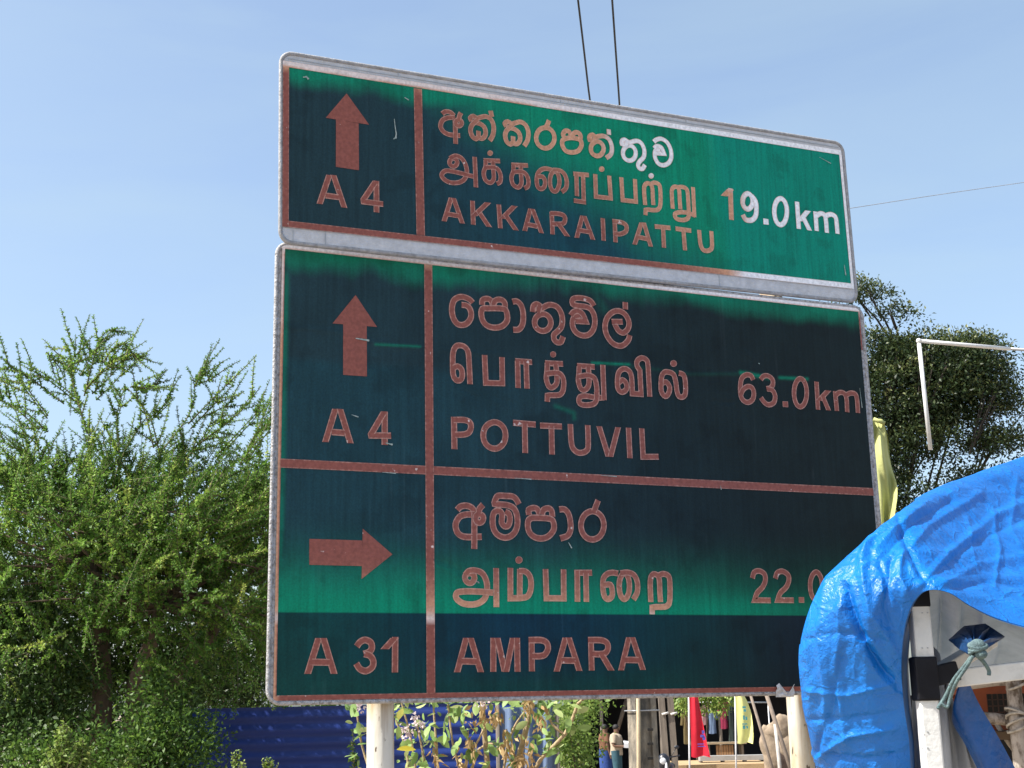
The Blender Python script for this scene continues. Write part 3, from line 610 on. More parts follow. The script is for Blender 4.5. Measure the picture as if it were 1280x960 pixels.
def fade_colour(pan, U, V):
    """lettering and borders: reddish crust -> tan -> still white"""
    n1 = 0.22*(fbm(U*9, V*9, 3)-0.45)
    if pan == 'up':
        ub = 1.15+(-V-0.15)*1.75
        f = 0.5*sst(-0.65, 0.55, U-ub+n1)+0.5*sst(2.20, 2.35, U+0.06*V+0.25*n1)
        f = np.maximum(f, (0.14+0.34*sst(.75, 1.25, U)+0.42*sst(1.46, 1.66, U+n1*.4))*sst(0.55, 0.9, U)*sst(-0.34, -0.24, V))
        f = np.maximum(f, 0.80*sst(-0.012, 0.010, V+0.08*n1)+0.2*sst(1.0, 2.0, U)*(V > 0))
        f = np.where(U > 2.915, 0.95, f)
        f = np.maximum(f, np.where(V < -0.685, sst(2.0, 2.35, U+n1*0.5), 0))
    else:
        f = (0.30*sst(-1.25, -1.50, V)+0.22*sst(-1.44, -1.51, V))*(V > -1.525)*(1-0.5*sst(1.6, 2.4, U))+n1*0.3
        f = np.maximum(f, 0.9*sst(-0.012, 0.006, V))
        f = np.where(U < 0, np.maximum(f, 0.45+1.2*n1+0.3*sst(-.6, -.1, V)), f)
        f = np.maximum(f, 0.75*sst(-1.475, -1.53, V+0.06*n1)*(V > -1.56)*(U < 2.2)*(V > -1.545))
    f = np.clip(f, 0, 1)[:, None]; a = sst(0, 0.5, f); b = sst(0.5, 1, f)
    return (C_RED[None]*(1-a)+C_TAN[None]*a)*(1-b)+C_WHITE[None]*b

def catmull(run, closed=False, step=9.0):
    P = np.array(run, float); n = len(P); out = []
    if n == 2 and not closed:
        k = max(2, int(np.hypot(*(P[1]-P[0]))/25)+1); return [tuple(P[0]+(P[1]-P[0])*t) for t in np.linspace(0, 1, k)]
    idx = range(n if closed else n-1)
    for i in idx:
        if closed: a, b, c, d = P[(i-1) % n], P[i], P[(i+1) % n], P[(i+2) % n]
        else: a = P[i-1] if i else 2*P[0]-P[1]; b = P[i]; c = P[i+1]; d = P[i+2] if i+2 < n else 2*P[-1]-P[-2]
        k = max(3, int(np.hypot(*(c-b))/step))
        for t in np.arange(k)/k:
            out.append(tuple(0.5*(2*b+(c-a)*t+(2*a-5*b+4*c-d)*t*t+(3*b-a-3*c+d)*t**3)))
    if not closed: out.append(tuple(P[-1]))
    return out

def sample(typ, pts):
    """control points (mm, corner flag) -> dense centre line"""
    if typ == 'o': return catmull([p[:2] for p in pts], True), True
    runs = []; cur = [pts[0]]
    for p in pts[1:]:
        cur.append(p)
        if p[2]: runs.append(cur); cur = [p]
    if len(cur) > 1: runs.append(cur)
    out = []
    for r in runs:
        s = catmull([p[:2] for p in r]); out += s if not out else s[1:]
    return out, False

def ribbon(line, closed, w, flat):
    """strip of width w (mm) along a centre line; flat: ends cut level"""
    P = np.array(line); n = len(P)
    if closed: T0 = P-np.roll(P, 1, 0); T1 = np.roll(P, -1, 0)-P
    else:
        D = np.diff(P, axis=0); T0 = np.vstack([D[:1], D]); T1 = np.vstack([D, D[-1:]])
    T0 = unit(T0); T1 = unit(T1); T = unit(T0+T1); N = np.stack([-T[:, 1], T[:, 0]], 1)
    mit = 1/np.clip(np.sum(T*T0, 1), 0.55, 1); Lp = P+N*(w/2*mit)[:, None]; Rp = P-N*(w/2*mit)[:, None]
    if flat:
        for i in (0, -1):
            t = T[i]; 
            if abs(t[1]) > 0.3:
                for A in (Lp, Rp): A[i] = A[i]+t*((P[i][1]-A[i][1])/t[1])
    return Lp, Rp

def lettering(pan, P, strokes, width, parent, name):
    V_, Q_, E_ = [], [], []; nb = 0
    lift = 1.6
    for typ, pts in strokes:
        if typ == 'f': continue
        line, closed = sample('c' if typ == 'h' else typ, [(a, b, 1) if typ == 'h' else (a, b, c) for a, b, c in pts])
        Lp, Rp = ribbon(line, closed, width, typ == 'h'); n = len(Lp)
        lift = lift if lift < 4.0 else 1.6
        z = lift+np.arange(n)*0.006; lift = z[-1]+0.03
        for A, B, s in ((Lp, Rp, 0),):
            Cn = (A+B)/2
            vs = np.stack([A, Cn, B], 1).reshape(-1, 2); zz = np.repeat(z, 3)
            V_.append(np.column_stack([vs, zz])); E_ += [1.0, 0.0, -1.0]*n
            m = n if closed else n-1
            for i in range(m):
                j = (i+1) % n
                Q_.append((nb+3*i, nb+3*i+1, nb+3*j+1, nb+3*j)); Q_.append((nb+3*i+1, nb+3*i+2, nb+3*j+2, nb+3*j+1))
            nb += 3*n
    for typ, pts in strokes:
        if typ != 'f': continue
        pp = np.array([p[:2] for p in pts], float); n = len(pp)
        if n > 7 and n != 16 or n == 7:           # arrow outline: dense strips
            V2, Q2 = arrow_fill(pp); V_.append(np.column_stack([V2, np.full(len(V2), 1.8)])); E_ += [0.0]*len(V2)
            Q_ += [tuple(nb+i for i in q) for q in Q2]; nb += len(V2); continue
        c = pp.mean(0); inner = c+(pp-c)*0.6
        vs = np.vstack([pp, inner, c[None]]); V_.append(np.column_stack([vs, np.full(2*n+1, 1.9)])); E_ += [1.0]*n+[0.1]*n+[0.0]
        for i in range(n):
            j = (i+1) % n; Q_.append((nb+i, nb+j, nb+n+j, nb+n+i))
        for i in range(0, n, 2):
            Q_.append((nb+n+i, nb+n+(i+1) % n, nb+n+(i+2) % n, nb+2*n))
        nb += 2*n+1
    A = np.vstack(V_); U = A[:, 0]/1000; V = A[:, 1]/1000
    h = height(pan, U, V)+A[:, 2]/1000
    co = np.outer(np.ones(len(U)), P['o'])+np.outer(U, P['u'])+np.outer(V, P['v'])+np.outer(h, P['n'])
    return np_mesh(name, co, np.array(Q_), M_letter, parent, {'stain': fade_colour(pan, U, V), 'edge': np.array(E_)})

def arrow_fill(pp):
    """seven-point arrow (tip, head corners, shaft) filled with small quads"""
    c = [p for p in pp]
    if abs(pp[0][1]-pp[:, 1].max()) < 1: tip, r, rs, br, bl, ls, l = c           # up: tip first
    else: bl, ls, l, tip, r, rs, br = c                                          # right arrow
    V, Q = [], []
    def patch(a, b, d, e, n, m):
        base = len(V)
        for i in range(n+1):
            for j in range(m+1):
                s, t = i/n, j/m; V.append((a*(1-s)+d*s)*(1-t)+(b*(1-s)+e*s)*t)
        for i in range(n):
            for j in range(m):
                k = base+i*(m+1)+j; Q.append((k, k+1, k+m+2, k+m+1))
    patch(bl, br, ls, rs, 12, 6)
    patch(l, r, tip, tip, 8, 8)
    V = np.array(V); Q = [q for q in Q]
    return V, Q

def panel_plate(P, u0, u1, v0, v1, rad, depth, back, parent, mat, name):
    """flat plate with rounded corners; its front lies 'back' metres behind the film"""
    pts = []
    for cx, cy, a0 in ((u1-rad, v1-rad, 0), (u0+rad, v1-rad, 90), (u0+rad, v0+rad, 180), (u1-rad, v0+rad, 270)):
        for k in range(9):
            t = R(a0+90*k/8); pts.append((cx+rad*math.cos(t), cy+rad*math.sin(t)))
    w = [P['o']+P['u']*a+P['v']*b-P['n']*back for a, b in pts]
    mb = MB(); mb.prism(w, -P['n']*depth); o = mb.build(name, mat, parent)
    m = o.modifiers.new('bevel', 'BEVEL'); m.width = 0.004; m.segments = 2; m.limit_method = 'ANGLE'
    return o

def strip(pan, P, pts, w, z, parent, name):
    """straight border or divider strip of lettering film along pts (metres)"""
    line = []
    for a, b in zip(pts[:-1], pts[1:]):
        k = max(2, int(math.dist(a, b)/0.03)); line += [(a[0]+(b[0]-a[0])*t/k, a[1]+(b[1]-a[1])*t/k) for t in range(k)]
    line.append(pts[-1]); line = [(a*1000, b*1000) for a, b in line]
    Lp, Rp = ribbon(line, False, w*1000, False); n = len(Lp)
    vs = np.stack([Lp, (Lp+Rp)/2, Rp], 1).reshape(-1, 2)/1000
    q = []
    for i in range(n-1): q += [(3*i, 3*i+1, 3*i+4, 3*i+3), (3*i+1, 3*i+2, 3*i+5, 3*i+4)]
    U, V = vs[:, 0], vs[:, 1]; h = z+height(pan, U, V)*0.6
    co = np.outer(np.ones(len(U)), P['o'])+np.outer(U, P['u'])+np.outer(V, P['v'])+np.outer(h, P['n'])
    return np_mesh(name, co, np.array(q), M_letter, parent, {'stain': fade_colour(pan, U, V), 'edge': np.array([0.8, 0, -0.8]*n)})

GL = {}
for ln in LETTERS.strip().splitlines():
    if ln[0] == '@': key = ' '.join(ln[1:].split()[:2]); GL.setdefault(key, [])
    else:
        t, *ps = ln.split(); GL[key].append((t, [(*map(float, q.rstrip('*').split(',')), int(q.endswith('*'))) for q in ps]))

sign = thing('road_sign', (LOW['o']+LOW['u']*1.4).to_tuple()[:2]+(0,), 'large weathered green road sign with distances to Akkaraipattu, Pottuvil and Ampara on two white posts', 'road sign')

def on(P, u, v, n=0.0): return P['o']+P['u']*u+P['v']*v+P['n']*n
# ----- lower panel
lo = panel_plate(LOW, -0.034, 2.966, -1.874, 0.027, 0.055, 0.030, 0.004, sign, M_pitted, 'lower_panel')
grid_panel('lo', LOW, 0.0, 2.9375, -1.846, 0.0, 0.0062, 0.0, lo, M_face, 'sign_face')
# ----- upper panel
up = panel_plate(UPP, -0.036, 2.955, -0.790, 0.074, 0.055, 0.030, 0.004, sign, M_aluminium, 'upper_panel')
grid_panel('up', UPP, 0.0, 2.921, -0.694, 0.003, 0.0062, 0.0, up, M_face, 'sign_face')
def sub(o, parent):
    return o
# borders and dividers
strip('lo', LOW, [(-0.006, 0.004), (-0.006, -1.846)], 0.012, 0.0018, lo, 'border')
strip('lo', LOW, [(-0.015, 0.010), (2.945, 0.010)], 0.019, 0.0012, lo, 'border')
strip('lo', LOW, [(2.942, 0.0), (2.942, -0.20)], 0.008, 0.0018, lo, 'border')
strip('lo', LOW, [(-0.012, -1.853), (2.950, -1.853)], 0.020, 0.0012, lo, 'border')
strip('lo', LOW, [(0.640, -0.001), (0.640, -1.843)], 0.037, 0.0030, lo, 'divider')
strip('lo', LOW, [(0.0, -0.9195), (2.938, -0.9195)], 0.037, 0.0022, lo, 'divider')
strip('up', UPP, [(-0.014, 0.004), (-0.014, -0.722)], 0.027, 0.0020, up, 'border')
strip('up', UPP, [(-0.028, 0.017), (2.936, 0.017)], 0.027, 0.0014, up, 'border')
strip('up', UPP, [(2.929, 0.003), (2.929, -0.722)], 0.016, 0.0020, up, 'border')
strip('up', UPP, [(-0.028, -0.708), (2.936, -0.708)], 0.028, 0.0014, up, 'border')
strip('up', UPP, [(0.590, -0.001), (0.590, -0.693)], 0.039, 0.0026, up, 'divider')
# raised rims of folded metal
def rim(P, u0, u1, v0, v1, parent, mat):
    mb = MB(); r = 0.05; pts = []
    for cx, cy, a0 in ((u1-r, v1-r, 0), (u0+r, v1-r, 90), (u0+r, v0+r, 180), (u1-r, v0+r, 270)):
        for k in range(7):
            t = R(a0+90*k/6); pts.append(on(P, cx+r*math.cos(t), cy+r*math.sin(t), -0.006))
    mb.tube(pts+[pts[0], pts[1]], 0.0095, 8, False); return mb.build('rim', mat, parent, True)
M_edge = simple('dull_folded_edge', (0.36, 0.365, 0.38), (0.22, 0.22, 0.225), 40, 0.6, bump=.3, bscale=120)
rim(LOW, -0.032, 2.964, -1.872, 0.025, lo, M_pitted)
rim(UPP, -0.034, 2.953, -0.788, 0.072, up, M_edge)
# the groove along the upper panel's top flange and the butt joints in its silver tape
mb = MB()
mb.box(on(UPP, 1.46, 0.046, -0.0035), 2.93, 0.0035, 0.003, (UPP['u'], UPP['v'], UPP['n'])); mb.build('groove', M_rail, up)
for u_, v_, h_ in ((0.16, -0.757, 0.06), (2.13, -0.757, 0.06), (0.50, 0.06, 0.022), (1.31, 0.06, 0.022), (2.0, 0.06, 0.022), (0.02, -0.757, .05)):
    MB().box(on(UPP, u_, v_, -0.0035), 0.003, h_, 0.003, (UPP['u'], UPP['v'], UPP['n'])).build('tape_joint', M_rail, up)
# lettering
W_ = {'name_sinhala': 28, 'name_tamil': 26.5, 'name_latin': 27.5, 'distance': 26, 'route': 27, 'arrow': 0}
WU = {'name_sinhala': 23, 'name_tamil': 22, 'name_latin': 23, 'distance': 27, 'route': 26, 'arrow': 0}
NM = {'name_sinhala': 'sinhala_place_name', 'name_tamil': 'tamil_place_name', 'name_latin': 'latin_place_name', 'distance': 'distance_figure', 'route': 'route_number', 'arrow': 'direction_arrow'}
for key, st in GL.items():
    pan, kind = key.split()[:2]; P = LOW if pan == 'lo' else UPP; par = lo if pan == 'lo' else up
    base = kind
    if pan == 'lo':                                   # one object for each destination: split by height on the panel
        parts = [[s for s in st if np.mean([p[1] for p in s[1]]) > -919], [s for s in st if np.mean([p[1] for p in s[1]]) <= -919]]
        if kind == 'distance':                        # the km of the last line (behind the blue sheet) repeats the one above
            z1 = [s for s in parts[0] if s[0] == 'o']; z2 = [s for s in parts[1] if s[0] == 'o']
            d = np.mean([p[:2] for p in z2[-1][1]], 0)-np.mean([p[:2] for p in z1[-1][1]], 0)
            km = [s for s in parts[0] if np.min([p[0] for p in s[1]]) > np.max([p[0] for p in z1[-1][1]])]
            parts[1] += [(t, [(a+d[0], b+d[1], c) for a, b, c in pts]) for t, pts in km]
    else: parts = [st]
    for s in parts:
        if s: lettering(pan, P, s, (W_ if pan == 'lo' else WU)[kind], par, NM[kind])
# scratches and bird marks
M_scratch = simple('pale_scratch', (0.42, 0.47, 0.44), (0.16, 0.24, 0.22), 60, 0.7)
def scratches(pan, P, par, segs):
    for pts, w, c in segs:
        V_, Q_ = [], []; nb = 0
        Lp, Rp = ribbon([(a*1000, b*1000) for a, b in pts], False, w*1000, False); n = len(Lp)
        tap = np.linspace(0.4, 1, n)[:, None]; M_ = (Lp+Rp)/2; Lp = M_+(Lp-M_)*tap; Rp = M_+(Rp-M_)*tap
        V_.append(np.stack([Lp, Rp], 1).reshape(-1, 2)/1000); Q_ += [(nb+2*i, nb+2*i+1, nb+2*i+3, nb+2*i+2) for i in range(n-1)]; nb += 2*n
        A = np.vstack(V_); U, V = A[:, 0], A[:, 1]; h = height(pan, U, V)+0.0052
        co = np.outer(np.ones(len(U)), P['o'])+np.outer(U, P['u'])+np.outer(V, P['v'])+np.outer(h, P['n'])
        np_mesh('scratch_mark', co, np.array(Q_), M_scratch, par)
scratches('up', UPP, up, [([(.475, -.165), (.478, -.20), (.483, -.235), (.480, -.258)], .0065, 0), ([(.470, -.262), (.483, -.250)], .009, 0), ([(.06, -.035), (.075, -.03), (.085, -.04)], .009, 0),
  ([(.525, -.055), (.545, -.065)], .007, 0), ([(2.885, -.60), (2.89, -.655)], .006, 0), ([(2.79, -.03), (2.86, -.055)], .004, 0)])
scratches('lo', LOW, lo, [([(.445, -.812), (.475, -.818)], .008, 0), ([(.295, -.70), (.325, -.708)], .005, 0), ([(1.45, -.905), (1.53, -.907)], .004, 0), ([(2.07, -.925), (2.072, -.945)], .004, 0),
  ([(.43, -.938), (.49, -.940)], .004, 0), ([(1.03, -.936), (1.11, -.938)], .004, 0), ([(.31, -.367), (.37, -.372)], .009, 0), ([(2.32, -.318), (2.328, -.320)], .006, 0),
  ([(1.28, -1.21), (1.295, -1.235)], .006, 0), ([(2.905, -.40), (2.91, -.50)], .004, 0)])
# posts, rails and clamps behind the panels
M_post = None
def m_post():
    m, n, l, p = mat_new('chipped_cream_paint')
    tc = n.new('ShaderNodeTexCoord'); mp = n.new('ShaderNodeMapping'); mp.inputs['Scale'].default_value = (1, 1, 0.35); l.new(tc.outputs['Object'], mp.inputs[0])
    a = n.new('ShaderNodeTexNoise'); a.inputs['Scale'].default_value = 7; a.inputs['Detail'].default_value = 6; l.new(mp.outputs[0], a.inputs['Vector'])
    r1 = ramp(n, [(0.34, (0.40, 0.31, 0.18)), (0.50, (0.54, 0.51, 0.43)), (0.66, (0.62, 0.61, 0.55))]); l.new(a.outputs['Fac'], r1.inputs[0])
    b = n.new('ShaderNodeTexNoise'); b.inputs['Scale'].default_value = 45; b.inputs['Detail'].default_value = 6; l.new(mp.outputs[0], b.inputs['Vector'])
    r2 = ramp(n, [(0.66, (0, 0, 0)), (0.70, (1, 1, 1))]); l.new(b.outputs['Fac'], r2.inputs[0])
    mx = n.new('ShaderNodeMix'); mx.data_type = 'RGBA'; l.new(r2.outputs[0], mx.inputs[0]); l.new(r1.outputs[0], mx.inputs[6]); mx.inputs[7].default_value = (0.10, 0.075, 0.05, 1)
    ge = n.new('ShaderNodeNewGeometry'); sx = n.new('ShaderNodeSeparateXYZ'); l.new(ge.outputs['Position'], sx.inputs[0])
    mp2 = n.new('ShaderNodeMapping'); mp2.inputs['Scale'].default_value = (38, 38, 3); l.new(ge.outputs['Position'], mp2.inputs[0])
    c2 = n.new('ShaderNodeTexNoise'); c2.inputs['Scale'].default_value = 1.0; c2.inputs['Detail'].default_value = 5; l.new(mp2.outputs[0], c2.inputs['Vector'])
    zr = n.new('ShaderNodeMapRange'); zr.inputs[1].default_value = 2.02; zr.inputs[2].default_value = 2.36; zr.inputs[3].default_value = -0.10; zr.inputs[4].default_value = 0.16; l.new(sx.outputs['Z'], zr.inputs[0])
    ad = n.new('ShaderNodeMath'); ad.operation = 'ADD'; l.new(c2.outputs['Fac'], ad.inputs[0]); l.new(zr.outputs[0], ad.inputs[1])
    rr_ = n.new('ShaderNodeMapRange'); rr_.inputs[1].default_value = 0.55; rr_.inputs[2].default_value = 0.78; rr_.inputs[4].default_value = 0.75; l.new(ad.outputs[0], rr_.inputs[0])
    mx3 = n.new('ShaderNodeMix'); mx3.data_type = 'RGBA'; l.new(rr_.outputs[0], mx3.inputs[0]); l.new(mx.outputs[2], mx3.inputs[6]); mx3.inputs[7].default_value = (0.24, 0.135, 0.06, 1)
    l.new(mx3.outputs[2], p.inputs['Base Color']); p.inputs['Roughness'].default_value = 0.55
    bp = n.new('ShaderNodeBump'); bp.inputs['Strength'].default_value = 0.4; bp.inputs['Distance'].default_value = 0.004; l.new(b.outputs['Fac'], bp.inputs['Height']); l.new(bp.outputs[0], p.inputs['Normal'])
    return m
M_post = m_post()
for px_ in (475.5, 1000):
    # stand on the ground line under the panel, a hand's breadth behind it
    d = CR*((px_-640)/FPX)-CU*((905-480)/FPX)-CB; o_ = LOW['o']-LOW['n']*0.125
    t_ = (o_-Vector((0, 0, CAMZ))).dot(LOW['n'])/d.dot(LOW['n']); c_ = Vector((0, 0, CAMZ))+d*t_
    MB().tube([(c_.x, c_.y, -0.5), (c_.x, c_.y, 2.0), (c_.x, c_.y, 4.85)], 0.056, 28).build('post', M_post, sign, True)
for v_ in (-0.25, -0.95, -1.62):
    MB().box(on(LOW, 1.46, v_, -0.052), 2.80, 0.045, 0.034, (LOW['u'], LOW['v'], LOW['n'])).build('back_rail', M_rail, sign)
for v_ in (-0.12, -0.55):
    MB().box(on(UPP, 1.46, v_, -0.052), 2.80, 0.045, 0.034, (UPP['u'], UPP['v'], UPP['n'])).build('back_rail', M_rail, sign)
# crumpled silver tape folded round the bottom edge above the right post
tp = MB(); rr = random.Random(4); rows = []
for i in range(7):
    row = []
    for j in range(5):
        u_ = 2.30+0.016*i; v_ = -1.888+0.062*j/4*(0.6+0.4*math.sin(i*1.1+0.6)); row.append(on(LOW, u_+0.004*rr.uniform(-1, 1), v_, 0.006+0.010*rr.uniform(0, 1)*(j > 0)))
    rows.append(row)
tp.sheet(rows).build('silver_tape', M_aluminium, sign, False, 0.002)

# ---------------------------------------------------------------- ground
mb = MB(); N_ = 40
rows = []
for i in range(N_+1):
    row = []
    for j in range(N_+1):
        f = lambda t: (abs(t)**2.2)*(1 if t >= 0 else -1)*900
        x = f(j/N_*2-1); y = f(i/N_*2-1)+20
        row.append((x, y, 0.0))
    rows.append(row)
mb.sheet(rows); g = mb.build('ground', M_ground); tag(g, 'bare sandy ground of the market place', 'ground', kind='structure')

# ---------------------------------------------------------------- trees and plants
def curve_pts(P0, D, L, n, bend):
    t = np.linspace(0, 1, n)[None, :, None]
    return P0[:, None]+D[:, None]*L[:, None, None]*t+bend[:, None]*L[:, None, None]*t*t

def twig_mesh(name, C, r0, r1, mat, parent):
    """thin three-sided twigs along many curves C (m, n, 3)"""
    m, n, _ = C.shape; T = unit(np.gradient(C, axis=1)); A = unit(np.cross(T, np.array([0.31, 0.22, 0.92]))); B = np.cross(T, A)
    rad = np.linspace(r0, r1, n)[None, :, None, None]; ang = np.arange(3)*2*np.pi/3
    V = C[:, :, None]+rad*(A[:, :, None]*np.cos(ang)[None, None, :, None]+B[:, :, None]*np.sin(ang)[None, None, :, None])
    i = np.arange(m*n*3).reshape(m, n, 3); k = np.roll(i, -1, 2)
    q = np.stack([i[:, :-1], k[:, :-1], k[:, 1:], i[:, 1:]], -1).reshape(-1, 4)
    return np_mesh(name, V.reshape(-1, 3), q, mat, parent)

M_feather = leaf_mat('feathery_leaves', [(0, (0.040, 0.105, 0.018)), (0.45, (0.130, 0.265, 0.040)), (0.75, (0.25, 0.40, 0.068)), (1, (0.42, 0.50, 0.11))], 0.55, 0.42)
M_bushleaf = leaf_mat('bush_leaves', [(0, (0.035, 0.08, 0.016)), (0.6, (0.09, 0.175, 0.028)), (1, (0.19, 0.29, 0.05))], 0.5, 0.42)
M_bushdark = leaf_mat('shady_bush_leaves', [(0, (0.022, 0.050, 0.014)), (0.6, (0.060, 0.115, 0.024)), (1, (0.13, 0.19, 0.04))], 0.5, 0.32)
M_palebush = leaf_mat('pale_bush_leaves', [(0, (0.10, 0.18, 0.035)), (0.6, (0.22, 0.32, 0.065)), (1, (0.36, 0.43, 0.12))], 0.5, 0.4)
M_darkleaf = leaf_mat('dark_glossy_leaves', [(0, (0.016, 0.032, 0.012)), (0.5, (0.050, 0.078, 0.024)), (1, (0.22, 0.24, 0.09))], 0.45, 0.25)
M_milkleaf = leaf_mat('thick_grey_green_leaves', [(0, (0.12, 0.22, 0.05)), (0.6, (0.26, 0.38, 0.12)), (0.9, (0.42, 0.47, 0.20)), (1, (0.60, 0.54, 0.06))], 0.5, 0.3)
M_dryleaf = leaf_mat('dried_tan_leaves', [(0, (0.30, 0.19, 0.08)), (0.6, (0.48, 0.33, 0.15)), (1, (0.62, 0.48, 0.26))], 0.8, 0.25)
M_flower = leaf_mat('pale_pink_petals', [(0, (0.52, 0.40, 0.44)), (1, (0.75, 0.66, 0.66))], 0.7, 0.3)

def whip_leaves(C, r, size, step):
    """positions and directions of leaflets sheathing curves C"""
    m, n, _ = C.shape; T = unit(np.gradient(C, axis=1))
    seglen = np.linalg.norm(np.diff(C, axis=1), axis=-1).sum(1); out_c, out_d, out_s, out_t = [], [], [], []
    for k in range(m):
        cnt = max(6, int(seglen[k]/step)); t = np.sort(rng.random(cnt))*(n-1.001); i = t.astype(int); f = (t-i)[:, None]
        p = C[k, i]*(1-f)+C[k, i+1]*f; d = T[k, i]
        s = unit(np.cross(d, rng.normal(size=(cnt, 3)))); out_c.append(p); out_d.append(unit(d*0.45+s)); out_s.append(size*(1.15-0.55*t/(n-1))*rng.uniform(0.6, 1.25, cnt)); out_t.append(np.clip(rng.normal(.45, .20)+rng.normal(size=cnt)*.14, 0, 1))
    return np.concatenate(out_c), np.concatenate(out_d), np.concatenate(out_s), np.concatenate(out_t)

def px_curve(pts, Y, n=9):
    """a measured twig as a smooth curve standing at forward distance Y"""
    P = [at(x, y, Y) for x, y in pts]; d = catmull3(np.array([tuple(p) for p in P]), n); return d
def catmull3(P, n):
    m = len(P); t = np.linspace(0, m-1, n); out = []
    for u in t:
        i = min(int(u), m-2); f = u-i; a = P[max(i-1, 0)]; b = P[i]; c = P[i+1]; e = P[min(i+2, m-1)]
        out.append(0.5*(2*b+(c-a)*f+(2*a-5*b+4*c-e)*f*f+(3*b-a-3*c+e)*f**3))
    return np.array(out)

def feathery_tree(base, stems, blobs, n_whips, heroes, label, cat, name, group):
    root = thing(name, base, label, cat, group)
    mb = MB()
    for s in stems:
        mb.tube([Vector(p) for p in s[0]], s[1], 9)
    core = np.array(stems[0][0][-1])
    wts = np.array([b[4] for b in blobs], float); wts /= wts.sum()
    P0, D, L, Bn = [], [], [], []
    pick = rng.choice(len(blobs), n_whips, p=wts)
    for b in pick:
        c, rx, ry, rz, _ = blobs[b]; q = unit(rng.normal(size=3))*rng.random()**0.45
        p = np.array(c)+q*np.array([rx, ry, rz])
        out = unit(q*np.array([1, 1, 0.7])); d = unit(out*0.75+np.array([0.18, -0.05, 0.62])+rng.normal(size=3)*0.35)
        if q[2] < -0.15: d = unit(out*0.8+np.array([0.25, 0, 0.12])+rng.normal(size=3)*0.4)
        P0.append(p); D.append(d); L.append(rng.uniform(0.40, 0.95)); Bn.append(np.array([rng.uniform(-0.15, 0.45), rng.uniform(-.2, .2), rng.uniform(-0.30, 0.10)]))
    C = curve_pts(np.array(P0), np.array(D), np.array(L), 9, np.array(Bn))
    if heroes:
        # long upswept shoots fanning out of the crown, with short side twigs curling upwards
        F0, FD, FL, FB = [], [], [], []
        for k in range(120):
            px = rng.uniform(-70, 345); py = rng.uniform(585, 660)+(30 if px > 215 else 0); lean = np.interp(px, [-70, 60, 110, 200, 345], [-0.35, -0.55, 0.05, 0.55, 0.85])+rng.normal()*0.33
            F0.append(np.array(P3(px, py, 14.1+rng.normal()*.5))); FD.append(unit(np.array([lean, rng.normal()*.25, 1.0]))); FL.append(rng.uniform(.45, .88)*(0.8 if px > 215 else 1)); FB.append(np.array([rng.normal()*.22+.08, rng.normal()*.12, rng.uniform(-.30, .05)]))
        F = curve_pts(np.array(F0), np.array(FD), np.array(FL), 9, np.array(FB))
        H = np.array([px_curve(h, 13.4+rng.uniform(-.5, .5)) for h in heroes]); 
        F = np.concatenate([F, H, H+rng.normal(size=(len(H), 1, 3))*np.array([.03, .25, .03])]); k = np.repeat(np.arange(len(F)), 3); i = rng.integers(1, 7, len(k)); T = unit(np.gradient(F, axis=1))
        sd = np.cross(T[k, i], np.array([0, 1.0, 0]))*rng.choice([-1, 1], len(k))[:, None]
        S = curve_pts(F[k, i], unit(T[k, i]+sd*0.75+rng.normal(size=(len(k), 3))*0.2), rng.uniform(.14, .42, len(k)), 9, T[k, i]*.22)
        Ft = np.concatenate([F, S])
    # side twigs from the whips
    k = rng.choice(len(C), int(n_whips*1.0)); i = rng.integers(2, 7, len(k)); T = unit(np.gradient(C, axis=1))
    Ds = unit(T[k, i]*0.7+rng.normal(size=(len(k), 3))*0.55+np.array([0.05, 0, 0.25])); Ls = rng.uniform(0.18, 0.42, len(k))
    C2 = curve_pts(C[k, i], Ds, Ls, 9, rng.normal(size=(len(k), 3))*0.15)
    Call = np.concatenate([C, C2])
    # limbs joining stem tops to whip feet
    for j in rng.choice(n_whips, min(90, n_whips), replace=False):
        e = C[j, 0]; s = stems[rng.integers(len(stems))][0]; a = np.array(s[-1])*0.7+np.array(s[-2])*0.3
        mid = (a+e)/2+rng.normal(size=3)*0.12+np.array([0, 0, 0.10]); mb.tube([a, mid, e], [0.024, 0.014, 0.006], 5, False)
    mb.build('trunk', M_bark, root, True)
    twig_mesh('twig', Call, 0.007, 0.0025, M_twig, root)
    c, d, s, tn = whip_leaves(Call, 0.02, 0.048, 0.0068)
    if heroes:
        twig_mesh('shoot', Ft, 0.009, 0.003, M_twig, root); c2, d2, s2, t2 = whip_leaves(Ft, 0.02, 0.038, 0.0045); c = np.concatenate([c, c2]); d = np.concatenate([d, d2]); s = np.concatenate([s, s2]); tn = np.concatenate([tn, t2])
    leaves('crown', c, d, s, s*0.42, M_feather, root, tn)
    return root

